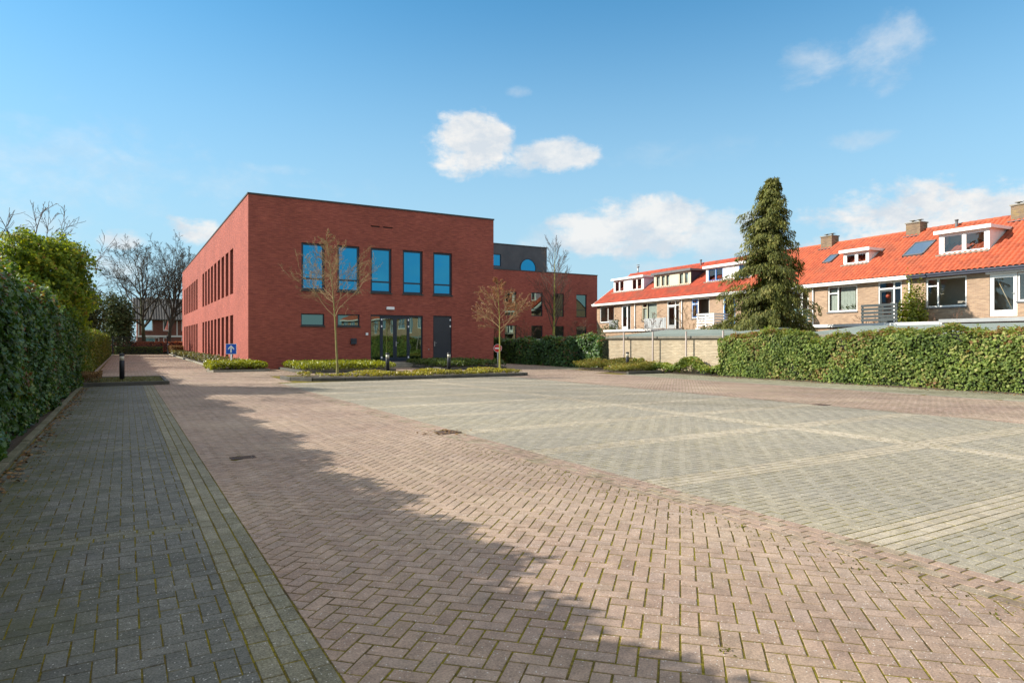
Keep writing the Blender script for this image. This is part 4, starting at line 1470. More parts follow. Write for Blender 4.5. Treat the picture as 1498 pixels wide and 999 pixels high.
# small wall fittings
mb = MB()
mb.box(13.38, 13.86, BY0 - .09, BY0 - .002, 3.40, 3.56, .02)
l = mb.build('wall_lamp', M['signwhite'])
tag(l, 'small white oblong lamp on the brick above the glazed entrance', 'lamp')
mb = MB()
mb.box(12.12, 12.26, BY0 - .05, BY0 - .002, 1.86, 2.01, .01)
l = mb.build('intercom', M['signwhite'])
tag(l, 'small white square intercom on the brick left of the glazed entrance', 'intercom')
mb = MB()
mb.box(11.22, 11.55, BY0 - .14, BY0 - .002, 1.35, 1.68, .02)
mb.box(11.25, 11.52, BY0 - .155, BY0 - .141, 1.55, 1.60)
l = mb.build('letterbox', M['navyframe'])
tag(l, 'dark grey letterbox on the brick under the small low windows', 'letterbox')
mb = MB()
mb.tube([(16.1, BY0 - .002, 1.02), (16.1, BY0 - .04, 1.02)], .035, 10)
l = mb.build('bell_push', M['metal'])
tag(l, 'tiny metal bell push between the glazed entrance and the dark door', 'bell push')

# rear wing
WY, WX1, WH = 55.7, 43.62, 8.62
wg = thing('building_wing', 'red brick rear wing with a charcoal clad top storey and half-round window', 'building', (30, WY, 0))
mb = MB()
wh = []
for u0 in (21.6, 24.4, 27.2, 29.0, 32.15, 35.25, 37.9, 40.85):
    w_ = 1.35
    wh.append((u0, u0 + w_, 4.05, 6.45))
    wh.append((u0, u0 + w_, .9, 3.1))
wall(mb, 'y', WY, BX1 + .003, WX1, 0, WH - .08, wh, .16)
mb.face([(WX1, WY, 0), (WX1, WY + 14, 0), (WX1, WY + 14, WH - .08), (WX1, WY, WH - .08)])
mb.face([(BX1, WY + 14, 0), (BX1, WY + 14, WH - .08), (WX1, WY + 14, WH - .08), (WX1, WY + 14, 0)])
mb.build('wall', M['redbrick'], wg)
mb = MB()
mb.box(BX1 + .01, WX1 + .05, WY - .04, WY + 14, WH - .08, WH)
mb.build('coping', M['coping'], wg)
for h in wh:
    window(wg, 'y', WY, *h, .1, M['navyframe'], M['doorglass'], hb=[h[2] + .75], fw=.07)
tx0, tx1, tz1, ty = 26.5, 37.85, 11.2, WY + 1.1
mb = MB()
sq = (31.0, 32.35, 9.0, 10.2)
wall(mb, 'y', ty, tx0, tx1, WH + .001, tz1, [sq], .12)
mb.face([(tx1, ty, WH), (tx1, ty + 9, WH), (tx1, ty + 9, tz1), (tx1, ty, tz1)])
mb.face([(tx0, ty, WH), (tx0, ty, tz1), (tx0, ty + 9, tz1), (tx0, ty + 9, WH)])
mb.face([(tx0, ty + 9, WH), (tx0, ty + 9, tz1), (tx1, ty + 9, tz1), (tx1, ty + 9, WH)])
up = mb.build('top_storey', M['cladding'], wg)
mb = MB()
mb.box(tx0 - .05, tx1 + .05, ty - .05, ty + 9, tz1, tz1 + .09)
mb.build('top_coping', M['coping'], wg)
window(wg, 'y', ty, *sq, .06, M['navyframe'], M['officeglass'], fw=.07)
# half-round window
cxw, czw, rw = 36.15 - .62, 9.0, .98
mb = MB(); pn = MB()
N_ = 28
arc = [(cxw + rw * math.cos(a), czw + rw * math.sin(a)) for a in [math.radians(-22) + math.radians(224) * k / N_ for k in range(N_ + 1)]]
arci = [(cxw + (rw - .1) * math.cos(a), czw + .0 + (rw - .1) * math.sin(a)) for a in [math.radians(-22) + math.radians(224) * k / N_ for k in range(N_ + 1)]]
for k in range(N_):
    a, b, c, d_ = arc[k], arc[k + 1], arci[k + 1], arci[k]
    v = [(x, y, z) for y in (ty - .06, ty - .001) for x, z in (a, b, c, d_)]
    mb.add(v, [(0, 3, 2, 1), (0, 1, 5, 4), (2, 3, 7, 6), (4, 5, 6, 7)])
mb.box(arc[-1][0] + .02, arc[0][0] - .02, ty - .062, ty - .003, arc[0][1] - .06, arc[0][1] + .06)
pn.face([(x, ty - .02, z) for x, z in arci])
w_ = mb.build('half_round_window', M['navyframe'], wg)
pn.build('pane', M['officeglass'], w_, origin=wg.location)
mb = MB()
mb.box(34.2, 35.3, ty + 2.5, ty + 3.3, tz1 + .09, tz1 + .5)
mb.build('roof_vent', M['metal'], wg)

# ------------------------------------------------------------------ terraced houses
HE = R(4.6)
HP = (36.36, 14.2)
SL, EO = .70, .30


def zr(o):
    return 5.08 + SL * (o + EO)


def tile_roof(l0, l1, x_end=4.0, step=.0325):
    mb_v, ln, idx, rn, sm = [], [], [], [], []
    n = int(round((l1 - l0) / step))
    ls = np.linspace(l0, l1, n + 1)
    prof = .095 * np.abs(np.sin(np.pi * ls / .26)) ** .75
    cosn = 1 / math.hypot(1, SL)
    nx, nz = -SL * cosn, cosn
    crs = .245
    o = -EO - .05
    rowsz = []
    rn_t = np.random.default_rng(3)
    tilec = (ls[:-1] / .26).astype(int)
    k = 0
    while o < x_end - .02:
        o2 = min(o + crs, x_end)
        rowsz.append((o, o2))
        o += crs
    v = []
    for (a, b) in rowsz:
        for oo, lift in ((a, .014), (b, .004)):
            h = prof + lift
            z = zr(oo)
            v.append(np.stack([oo + nx * h, ls, z + nz * h], 1))
    v = np.concatenate(v)
    m = n + 1
    tabl = rn_t.random((len(rowsz), tilec.max() - tilec.min() + 2))
    for r in range(len(rowsz)):
        a = 2 * r * m
        for i in range(n):
            ln.append(4); idx.extend((a + i, a + m + i, a + m + i + 1, a + i + 1)); rn.append(tabl[r, tilec[i] - tilec.min()]); sm.append(1)
        if r:
            p = (2 * r - 1) * m
            for i in range(n):
                ln.append(4); idx.extend((p + i, a + i, a + i + 1, p + i + 1)); rn.append(.9); sm.append(0)
    return v, np.array(ln), np.array(idx), np.array(rn), np.array(sm)


ROOF = None


def house(l0, label, roofm, fascia, frame, win=None, door=None, dormer=None, sky=None, chim=None, rail=None, pipe=None, end=False, wallm='beigebrick', detail=True):
    """one terraced house; local frame: x = away from the lot, y = along the row"""
    e = Vector((math.sin(HE), math.cos(HE)))
    t = thing('terraced_house', label, 'house', (HP[0] + e.x * l0, HP[1] + e.y * l0, 0), -HE, 'terraced houses behind the hedge', local=True)
    Wd = 6.15
    eps = .002
    m = MB()
    holes = []
    if win: holes.append((win['a'], win['b'], win['z0'], win['z1']))
    if door: holes.append((door['a'], door['b'], door['z0'], door['z1']))
    if door and door.get('side'): holes.append((door['side'][0], door['side'][1], door['side'][2], door['z1'] - .02))
    wall(m, 'x', 0, eps, Wd - eps, 0, 5.05, holes, .12)
    if end:
        y = Wd - eps
        m.face([(0, y, 0), (0, y, 5.05), (4.0, y, zr(4.0) - .1), (8, y, 5.05), (8, y, 0)])
    m.face([(8, eps, 0), (8, Wd - eps, 0), (8, Wd - eps, 5.05), (8, eps, 5.05)])
    y = eps
    m.face([(0, y, 0), (8, y, 0), (8, y, 5.05), (4.0, y, zr(4.0) - .1), (0, y, 5.05)])
    m.build('wall', M[wallm], t)
    # room seen through the glass
    m = MB()
    m.face([(1.5, .1, 2.7), (1.5, Wd - .1, 2.7), (1.5, Wd - .1, 5.0), (1.5, .1, 5.0)])
    for y in (.1, 3.3, 3.4, Wd - .1):
        m.face([(.13, y, 2.7), (1.5, y, 2.7), (1.5, y, 5.0), (.13, y, 5.0)])
    m.face([(.13, .1, 2.7), (1.5, .1, 2.7), (1.5, Wd - .1, 2.7), (.13, Wd - .1, 2.7)])
    m.face([(.13, .1, 5.0), (1.5, .1, 5.0), (1.5, Wd - .1, 5.0), (.13, Wd - .1, 5.0)])
    m.build('room', M['interior'], t)
    # roof
    global ROOF
    if ROOF is None:
        ROOF = tile_roof(0, Wd)
    v, ln, idx, rn, sm = ROOF
    rf = mesh_np('roof', v, ln, idx, M[roofm], t, rn, sm, False)
    m = MB()
    m.face([(4.0, 0, zr(4.0)), (8.3, 0, 5.0), (8.3, Wd, 5.0), (4.0, Wd, zr(4.0))])
    m.build('rear_slope', M[roofm], rf, origin=(0, 0, 0))
    m = MB()
    k = int(Wd / .41)
    for i in range(k):
        a, b = Wd * i / k, Wd * (i + 1) / k
        m.tube([(4.0, a + .004, zr(4.0) - .005), (4.0, b + .03, zr(4.0) + .012)], [.125, .135], 9)
    m.build('ridge_tiles', M[roofm], rf, origin=(0, 0, 0))
    m = MB()
    yend = Wd + (.32 if end else 0)
    m.box(-EO - .09, -EO - .001, 0, yend, 4.88, 5.06)
    m.box(-EO, -.002, 0, yend, 4.88, 4.90)
    m.box(-EO - .14, -EO - .092, 0, yend, 4.98, 5.07)
    m.build('gutter_board', M[fascia], t)
    if end:
        m = MB()
        m.obox((-.4, Wd + .16, zr(-.4) - .06), (4.05, Wd + .16, zr(4.05) - .06), .30, .06)
        m.obox((-.4, Wd + .31, zr(-.4) - .1), (4.05, Wd + .31, zr(4.05) - .1), .03, .18)
        m.build('verge_board', M['white'], t)
    if pipe:
        m = MB()
        m.tube([(-.07, pipe, 0), (-.07, pipe, 4.86)], .045, 8)
        for z in (1.5, 3.2, 4.6):
            m.tube([(-.07, pipe, z), (-.07, pipe, z + .05)], .058, 8)
        m.build('downpipe', M[frame if frame == 'white' else 'white'], t)
    if win:
        a, b, z0, z1 = win['a'], win['b'], win['z0'], win['z1']
        sp = win.get('split')
        hb = []
        if win.get('tr'):
            hb = [(z1 - .42, *( (sp, b - .05) if win.get('side') == 'hi' else (a + .05, sp)))]
        w = window(t, 'x', 0, a, b, z0, z1, .05, M[win.get('frame', frame)], M['clearglass'], vb=[sp] if sp else [], hb=hb, fw=.085, sill=M['lead'], curtain=win.get('curtain'))
        if win.get('blue'):
            m = MB()
            s0, s1 = win['blue']
            for zz0, zz1 in ((z0 + .08, z1 - .46), (z1 - .39, z1 - .08)):
                fbox(m, 'x', 0, s0, s0 + .07, .03, .05, zz0, zz1); fbox(m, 'x', 0, s1 - .07, s1, .03, .05, zz0, zz1)
                fbox(m, 'x', 0, s0 + .07, s1 - .07, .03, .05, zz0, zz0 + .07); fbox(m, 'x', 0, s0 + .07, s1 - .07, .03, .05, zz1 - .07, zz1)
            m.build('casement', M['blue'], w, origin=(0, 0, 0))
        if win.get('plants'):
            for k_, (py, r_) in enumerate(((a + .45, .05), (a + .75, .04), (b - .85, .07), (a + .25, .06))):
                m = MB()
                m.tube([(.24, py, z0 + .03), (.24, py, z0 + .15)], [.05, .075], 9)
                pt = m.build('flower_pot', M['terracotta' if k_ == 2 else 'lead'], w, origin=(0, 0, 0))
                P, N = blob_pts(120, (.24, py, z0 + .28), (.12, .16, .18), k_, .3)
                leaves('pot_plant', P, N, .06, LEAF5, M['darkshrub'], pt)
    if door:
        a, b, z0, z1 = door['a'], door['b'], door['z0'], door['z1']
        dm = door.get('mat', frame)
        fr = MB()
        fbox(fr, 'x', 0, a, a + .07, .03, .1, z0, z1)
        fbox(fr, 'x', 0, b - .07, b, .03, .1, z0, z1)
        fbox(fr, 'x', 0, a + .07, b - .07, .032, .098, z1 - .07, z1)
        lo, hi = a + .07, b - .07
        sp = door.get('split')
        dtop = z1 - .07
        if door.get('light'):
            fbox(fr, 'x', 0, a + .07, b - .07, .034, .096, z1 - .42, z1 - .34)
            dtop = z1 - .42
        if sp:
            fbox(fr, 'x', 0, sp - .04, sp + .04, .036, .094, z0, z1 - .07)
        f_ = fr.build('door_frame', M[door.get('frame', frame)], t)
        d0, d1 = (sp + .04, hi) if (sp and door.get('leaf') == 'hi') else ((lo, sp - .04) if sp else (lo, hi))
        m = MB()
        fbox(m, 'x', 0, d0, d0 + .11, .04, .09, z0, dtop)
        fbox(m, 'x', 0, d1 - .11, d1, .04, .09, z0, dtop)
        fbox(m, 'x', 0, d0 + .11, d1 - .11, .042, .088, dtop - .12, dtop)
        fbox(m, 'x', 0, d0 + .11, d1 - .11, .042, .088, z0, z0 + .3)
        dd = m.build('door', M[dm], t)
        m = MB()
        m.face([(.065, d1 - .1, z0 + .25), (.065, d0 + .1, z0 + .25), (.065, d0 + .1, dtop - .1), (.065, d1 - .1, dtop - .1)])
        m.build('pane', M['clearglass'], dd, origin=(0, 0, 0))
        m = MB()
        hy = d0 + .055 if door.get('hl', 1) else d1 - .055
        m.box(.02, .04, hy - .02, hy + .02, z0 + .95, z0 + 1.15)
        m.tube([(.03, hy, z0 + 1.08), (-.02, hy, z0 + 1.08), (-.02, hy + .1, z0 + 1.08)], .012, 6)
        m.build('handle', M['metal'], dd, origin=(0, 0, 0))
        m = MB()
        if sp:
            s0, s1 = (lo, sp - .04) if door.get('leaf') == 'hi' else (sp + .04, hi)
            m.face([(.07, s1, z0 + .02), (.07, s0, z0 + .02), (.07, s0, z1 - .08), (.07, s1, z1 - .08)])
        if door.get('light'):
            m.face([(.07, hi, z1 - .35), (.07, lo, z1 - .35), (.07, lo, z1 - .07), (.07, hi, z1 - .07)])
        if m.v:
            m.build('side_pane', M['clearglass'], f_, origin=(0, 0, 0))
        if door.get('side'):
            s = door['side']
            window(t, 'x', 0, s[0], s[1], s[2], door['z1'] - .02, .05, M[frame], M['clearglass'], fw=.08, sill=M['lead'])
        if door.get('lamp'):
            m = MB()
            N_ = 10
            for k in range(N_):
                pass
            c = Vector((.35, (d0 + d1) / 2 + .1, dtop - .35))
            m.tube([c + Vector((0, 0, z)) for z in (-.13, -.11, -.05, .02, .09, .12)], [.02, .08, .13, .13, .08, .02], 10)
            m.build('ornament', M['balloon'], dd, origin=(0, 0, 0))
        if door.get('stick'):
            m = MB()
            m.tube([(.3, d1 - .2, dtop - .35), (.2, d0 + .2, z0 + .25)], .022, 6)
            m.build('broom_stick', M['wood'], dd, origin=(0, 0, 0))
        if door.get('shutter'):
            m = MB()
            y0_, y1_ = door['shutter']
            m.box(-.16, -.003, y0_, y1_, z1 + .005, z1 + .17)
            m.build('shutter_box', M['white'], t)
    if dormer:
        a, b = dormer['a'], dormer['b']
        fo = dormer.get('fo', 1.15)
        z0, z1 = zr(fo) + .02, dormer.get('z1', 7.28)
        bo = (z1 - 5.08) / SL - EO + .25
        m = MB()
        ws = dormer['wins']
        wz0, wz1 = z0 + dormer.get('sillh', .09), z1 - .11
        wall(m, 'x', fo, a, b, z0 - .05, z1, [(w0, w1, wz0, wz1) for w0, w1, _ in ws], .08)
        dr = m.build('dormer', M[dormer.get('front', 'white')], t)
        for yy in (a, b):
            m = MB()
            m.face([(fo + .001, yy, z0 - .05), (bo, yy, zr(bo) - .1), (bo, yy, z1), (fo + .001, yy, z1)])
            m.build('cheek', M[dormer.get('cheek', 'white')], dr, origin=(0, 0, 0))
        m = MB()
        m.box(fo - .2, bo + .1, a - .16, b + .16, z1 + .001, z1 + .05)
        m.box(fo - .22, fo - .18, a - .17, b + .17, z1 - .03, z1 + .16)
        m.box(fo - .179, bo + .1, a - .17, a - .13, z1 - .02, z1 + .14)
        m.box(fo - .179, bo + .1, b + .13, b + .17, z1 - .02, z1 + .14)
        m.build('dormer_roof', M[dormer.get('roof', 'white')], dr, origin=(0, 0, 0))
        m = MB()
        m.box(fo - .2, fo - .003, a - .08, b + .08, z0 - .04, z0 + .035)
        m.build('flashing', M['concrete'], dr, origin=(0, 0, 0))
        m = MB()
        m.face([(fo + .9, a + .05, z0), (fo + .9, b - .05, z0), (fo + .9, b - .05, z1), (fo + .9, a + .05, z1)])
        m.build('room_back', M['interior'], dr, origin=(0, 0, 0))
        for w0, w1, fm_ in ws:
            window(t, 'x', fo, w0, w1, wz0, wz1, .02, M[fm_], M['clearglass'], fw=.07, name='dormer_window',
                   curtain=[(w0 + .1, w1 - .1, wz1 - .05, wz0 + .05)] if dormer.get('blind') else None)
    if sky:
        a, b, o0, o1 = sky
        nrm = Vector((-SL, 0, 1)).normalized()
        m = MB(); g_ = MB()
        def P_(y, o, h): return Vector((o, y, zr(o))) + nrm * h
        for (y0, y1, p, q) in ((a, a + .07, o0, o1), (b - .07, b, o0, o1), (a, b, o0, o0 + .07), (a, b, o1 - .07, o1)):
            vv = [P_(y, o, h) for h in (.0, .17) for y, o in ((y0, p), (y1, p), (y1, q), (y0, q))]
            m.add(vv, [(0, 1, 2, 3), (7, 6, 5, 4), (0, 4, 5, 1), (1, 5, 6, 2), (2, 6, 7, 3), (3, 7, 4, 0)])
        sk = m.build('skylight', M['lead'], t)
        g_.face([P_(a + .05, o0 + .05, .15), P_(a + .05, o1 - .05, .15), P_(b - .05, o1 - .05, .15), P_(b - .05, o0 + .05, .15)])
        g_.build('pane', M['skylightglass'], sk, origin=(0, 0, 0))
    if chim:
        y, w, zt = chim
        m = MB()
        m.box(3.55, 4.25, y - w / 2, y + w / 2, 7.0, zt)
        ch = m.build('chimney', M['chimbrick'], t)
        m = MB()
        m.box(3.5, 4.3, y - w / 2 - .04, y + w / 2 + .04, zt + .001, zt + .07)
        for yy in (y - w / 4, y + w / 4):
            m.tube([(3.9, yy, zt + .07), (3.9, yy, zt + .2)], .06, 8)
            m.box(3.75, 4.05, yy - .14, yy + .14, zt + .2, zt + .225)
        m.build('chimney_cap', M['concrete'], ch, origin=(0, 0, 0))
        m = MB()
        m.obox((3.45, y - w / 2 - .06, zr(3.45) + .06), (3.45, y + w / 2 + .06, zr(3.45) + .06), .3, .03)
        m.build('flashing', M['lead'], ch, origin=(0, 0, 0))
    if rail:
        mat_, y0, y1, kind = rail
        m = MB()
        xo = -1.3
        n = 4
        if kind == 'slat':
            for yy in (y0, (y0 + y1) / 2, y1):
                m.box(xo, xo + .07, yy - .04, yy + .04, 2.5, 3.55)
            for k in range(5):
                z = 2.62 + .2 * k
                m.box(xo - .03, xo - .002, y0 - .06, y1 + .06, z, z + .13)
                m.box(xo + .09, 0, y0 - .055, y0 - .03, z, z + .13)
        else:
            m.box(xo, xo + .03, y0, y1, 2.55, 3.4)
            for yy in (y0, y1):
                m.box(xo, xo + .05, yy - .03, yy + .03, 2.5, 3.45)
            for k in range(10):
                yy = y0 + (y1 - y0) * (k + .5) / 10
                m.box(xo - .015, xo - .002, yy - .01, yy + .01, 2.6, 3.35)
        m.build('balcony_railing', M[mat_], t)
        m = MB()
        m.box(xo - .1, -.003, y0 - .1, y1 + .1, 2.38, 2.5)
        m.build('balcony_floor', M['white'], t)
    return t


sg = M['officeglass']
M['skylightglass'] = glass_mat('skylight_glass', (.8, .9, .95), .7, (.1, .13, .15))
Lb = [-.8, 5.35, 11.5, 17.65, 23.8, 29.95]
WZ = dict(z0=3.29, z1=4.84)
# right to left along the row
house(Lb[0], 'orange-roofed house at the right edge with navy fascia and a white dormer', 'rooforange', 'navy', 'white',
      win=dict(a=3.31, b=5.36, split=4.75, tr=1, side='hi', **WZ),
      door=dict(a=1.05, b=2.25, z0=2.72, z1=4.78, mat='white', side=(-.0 + .1, 1.05, 3.4), stick=1, shutter=(.05, 2.35), hl=1),
      dormer=dict(a=2.85, b=5.35, z1=7.28, fo=1.15, wins=[(3.05, 4.05, 'white'), (4.12, 5.15, 'white')]), chim=(2.7, .8, 8.6), pipe=None)
house(Lb[1], 'orange-roofed house with a pot-plant window, small dormer and dark green balcony rail', 'rooforange', 'white', 'cream',
      win=dict(a=3.2, b=5.2, split=4.5, tr=1, side='hi', frame='white', plants=1, curtain=[(3.3, 4.4, 4.75, 3.4), (4.55, 5.1, 4.7, 3.4)], **WZ),
      door=dict(a=.52, b=1.9, z0=2.55, z1=4.85, mat='darkgreen', frame='white', light=1, split=.98, leaf='hi', lamp=1),
      dormer=dict(a=3.35, b=5.05, z1=6.98, fo=1.25, wins=[(3.5, 4.15, 'white'), (4.22, 4.9, 'white')]),
      sky=(.15, 1.35, 1.35, 2.6), chim=(2.15, .85, 8.55), rail=('darkgreen', -.05, 1.95, 'slat'), pipe=.05)
house(Lb[2], 'orange-roofed house half hidden by the tall conifer, small skylight on its roof', 'rooforange', 'white', 'white',
      win=dict(a=3.2, b=5.2, split=4.5, tr=1, side='hi', curtain=[(3.3, 4.4, 4.75, 3.4)], **WZ), door=dict(a=.45, b=1.85, z0=2.55, z1=4.8, split=.95, leaf='hi'),
      sky=(.1, .75, 1.7, 2.5), chim=(1.95, .85, 8.6), rail=('palegreen', .3, 1.9, 'slat'), pipe=.05)
house(Lb[3], 'weathered-roofed house with blue window frames left of the conifer', 'roofold', 'white', 'white',
      win=dict(a=3.15, b=5.15, split=4.42, tr=1, side='hi', blue=(4.48, 5.06), **WZ), door=dict(a=.5, b=1.75, z0=2.55, z1=4.82, mat='blue', frame='white'),
      dormer=dict(a=.1, b=4.75, z1=7.22, wins=[(.4, 1.3, 'blue'), (2.95, 3.7, 'blue'), (3.72, 4.5, 'blue')]), rail=('white', 1.3, 3.0, 'slat'), pipe=None)
house(Lb[4], 'weathered-roofed house with a cream dormer of blinds and a pale balcony panel', 'roofold', 'white', 'white',
      win=dict(a=3.2, b=5.25, split=4.6, tr=1, side='hi', frame='cream', curtain=[(3.3, 4.5, 4.8, 3.35), (4.68, 5.15, 4.3, 3.4)], **WZ), door=dict(a=.4, b=1.9, z0=2.55, z1=4.82, frame='white', mat='grey', light=1, split=.9, leaf='hi'),
      dormer=dict(a=.35, b=5.05, z1=7.28, front='cream', roof='lead', cheek='navy', wins=[(.6, 1.15, 'cream'), (1.22, 1.8, 'cream'), (2.95, 3.5, 'cream'), (3.55, 4.1, 'cream'), (4.2, 4.8, 'cream')], blind=1),
      rail=('grey', .5, 3.2, 'panel'), pipe=.0 + .03)
house(Lb[5], 'leftmost weathered-roofed house at the gable end beside the red building', 'roofold', 'white', 'white',
      win=dict(a=3.3, b=5.65, split=4.35, **WZ), door=dict(a=.75, b=2.15, z0=2.55, z1=4.8, split=1.25, leaf='hi'),
      dormer=dict(a=.35, b=5.0, z1=7.3, cheek='lilac', wins=[(.65, 1.35, 'white'), (1.4, 2.1, 'white'), (3.35, 4.05, 'white'), (4.1, 4.8, 'white')]), pipe=.03, end=True,
      rail=('grey', .9, 2.2, 'panel'))
# vents and flue on the ridge line
def hloc(o, l, z):
    e = Vector((math.sin(HE), math.cos(HE))); n = Vector((math.cos(HE), -math.sin(HE)))
    p = Vector(HP) + n * o + e * l
    return (p.x, p.y, z)


mb = MB()
p = hloc(3.7, 5.1, zr(3.4))
mb.tube([p, (p[0], p[1], p[2] + .65)], [.09, .075], 8)
mb.tube([(p[0], p[1], p[2] + .65), (p[0], p[1], p[2] + .72)], [.1, .1], 8)
tag(mb.build('vent_pipe', M['lead']), 'dark vent pipe on the ridge left of the large white dormer', 'vent pipe')
mb = MB()
p = hloc(3.7, 25.8, zr(3.4))
mb.tube([p, (p[0], p[1], p[2] + .7)], [.08, .07], 8)
mb.tube([(p[0], p[1], p[2] + .7), (p[0], p[1], p[2] + .78)], [.1, .1], 8)
tag(mb.build('vent_pipe', M['lead']), 'dark vent pipe rising above the cream dormer', 'vent pipe')
mb = MB()
p = hloc(4.2, 35.2, zr(4) - .05)
mb.tube([p, (p[0], p[1], p[2] + .75)], .07, 8)
mb.tube([(p[0], p[1], p[2] + .75), (p[0], p[1], p[2] + .82)], .16, 10)
mb.tube([(p[0], p[1], p[2] + .95), (p[0], p[1], p[2] + .98)], .16, 10)
for k in range(4):
    a = k * math.pi / 2
    q = (p[0] + .13 * math.cos(a), p[1] + .13 * math.sin(a))
    mb.tube([(*q, p[2] + .8), (*q, p[2] + .96)], .012, 4)
tag(mb.build('chimney_flue', M['metal']), 'thin metal flue with a cap on the leftmost house ridge', 'flue')

# houses further along the row, behind the photographer (seen mirrored in the entrance glass)
e_ = Vector((math.sin(HE), math.cos(HE)))
l_ = -51.0
rr = thing('house_row', 'rest of the brick terrace beyond the right edge of the picture', 'houses', (HP[0] + e_.x * l_, HP[1] + e_.y * l_, 0), -HE, local=True)
m = MB()
hol = []
for k in range(8):
    hol += [(k * 6.15 + 3.2, k * 6.15 + 5.2, 3.29, 4.84), (k * 6.15 + .6, k * 6.15 + 1.9, 2.6, 4.84)]
wall(m, 'x', 0, 0, 50.1, 0, 5.05, hol, .12)
m.face([(0, 0, 0), (8, 0, 0), (8, 0, 5.05), (4, 0, zr(4) - .1), (0, 0, 5.05)])
m.build('wall', M['beigebrick'], rr)
for h in hol:
    window(rr, 'x', 0, *h, .05, M['white'], M['skylightglass'], vb=[h[0] + .7], fw=.09)
m = MB()
m.face([(-EO, 0, zr(-EO)), (-EO, 50.1, zr(-EO)), (4, 50.1, zr(4)), (4, 0, zr(4))][::-1])
m.face([(4, 0, zr(4)), (4, 50.1, zr(4)), (8.3, 50.1, 5), (8.3, 0, 5)])
m.build('roof', M['rooforange'], rr)
m = MB()
m.box(-EO - .1, -EO, 0, 50.1, 4.88, 5.07)
m.build('gutter_board', M['white'], rr)

# ------------------------------------------------------------------ sheds, extensions, fence on the right
def shed(label, x0, x1, y0, y1, zf, zb, cap, wallmat='palebrick'):
    t = thing('garden_shed', label, 'shed', ((x0 + x1) / 2, (y0 + y1) / 2, 0))
    m = MB()
    m.face([(x0, y0, 0), (x0, y0, zf), (x0, y1, zf), (x0, y1, 0)])
    m.face([(x1, y0, 0), (x1, y1, 0), (x1, y1, zb), (x1, y0, zb)])
    m.face([(x0, y0, 0), (x1, y0, 0), (x1, y0, zb), (x0, y0, zf)])
    m.face([(x0, y1, 0), (x0, y1, zf), (x1, y1, zb), (x1, y1, 0)])
    m.build('wall', M[wallmat], t)
    m = MB()
    s = (zb - zf) / (x1 - x0)
    a, b = x0 - .08, x1 + .1
    v = [(a, y0 - .1, zf - .08 * s + .012), (a, y1 + .1, zf - .08 * s + .012), (b, y1 + .1, zb + .1 * s + .012), (b, y0 - .1, zb + .1 * s + .012)]
    m.add(v + [(x, y, z + .05) for x, y, z in v], [(0, 1, 2, 3), (7, 6, 5, 4), (0, 4, 5, 1), (1, 5, 6, 2), (2, 6, 7, 3), (3, 7, 4, 0)])
    m.build('roof', M['roofing'], t)
    m = MB()
    m.box(x0 - .13, x0 - .083, y0 - .1, y1 + .1, zf - .05, zf + .05)
    m.build('edge_trim', M[cap], t)
    return t


shed('pale yellow brick shed with a sloping grey-green roof behind the fence posts', 22.95, 27.3, 20.3, 28.3, 1.70, 2.10, 'concrete')
shed('low shed whose grey roof shows over the ivy hedge right of the conifer', 23.3, 28.0, 9.5, 16.9, 1.72, 2.12, 'concrete')
shed('beige shed wall glimpsed in the gap between the two dark ivy hedges', 24.0, 27.0, 30.5, 38.5, 1.55, 1.75, 'lead')


def extension(label, l0, l1, d0, zt, fm='white'):
    e = Vector((math.sin(HE), math.cos(HE)))
    t = thing('house_extension', label, 'extension', (HP[0] + e.x * l0, HP[1] + e.y * l0, 0), -HE, local=True)
    m = MB()
    m.box(-d0, -1.45, .05, l1 - l0 - .05, 0, zt - .16)
    m.build('wall', M['beigebrick'], t)
    m = MB()
    m.box(-d0 - .15, -1.42, -.05, l1 - l0 + .05, zt - .158, zt)
    m.build('flat_roof', M[fm], t)
    return t


extension('white-edged flat roofed extension below the right two houses', 1.2, 8.2, 4.2, 2.42)
extension('white-edged flat roofed extension below the cream dormer house', 22.2, 28.5, 4.2, 2.45)
extension('grey flat roofed extension at the right edge of the picture', -3.4, 1.0, 4.6, 2.5, 'grey')

# fence
fn = thing('mesh_fence', 'wire mesh fence with slim grey posts along the shed wall', 'fence', (22.62, 22, 0))
for y in (26.65, 24.45, 22.2, 20.0):
    m = MB()
    m.box(22.60, 22.66, y - .03, y + .03, 0, 1.96)
    m.box(22.595, 22.665, y - .035, y + .035, 1.961, 1.98)
    m.build('post', M['postgrey'], fn)
m = MB()
for k in range(24):
    z = .1 + k * .075
    m.box(22.63, 22.634, 15.0, 28.6, z, z + .004)
for k in range(270):
    y = 15.0 + k * .05
    m.box(22.6345, 22.638, y, y + .0035, .08, 1.86)
m.build('wire_mesh', M['blackmetal'], fn)

# ------------------------------------------------------------------ far end of the drive
gt = thing('gate', 'black barred metal gate closing the far end of the drive', 'gate', (1.6, 87, 0))
m = MB()
for k in range(46):
    x = -1.2 + k * .12
    m.box(x, x + .03, 86.99, 87.02, .1, 2.02)
m.build('bars', M['blackmetal'], gt)
m = MB()
for z in (.1, 1.0, 1.95):
    m.box(-1.25, 4.35, 86.97, 87.035, z, z + .06)
m.build('rail', M['blackmetal'], gt)
for x in (-1.3, 4.2):
    m = MB()
    m.box(x, x + .16, 86.9, 87.06, 0, 2.15)
    m.build('gate_post', M['blackmetal'], gt)
m = MB()
m.box(4.3, 4.42, 86.7, 86.82, 0, .9); m.box(4.28, 4.44, 86.68, 86.84, .9, 1.25)
tag(m.build('key_post', M['grey']), 'small pale intercom post at the right end of the black gate', 'post')


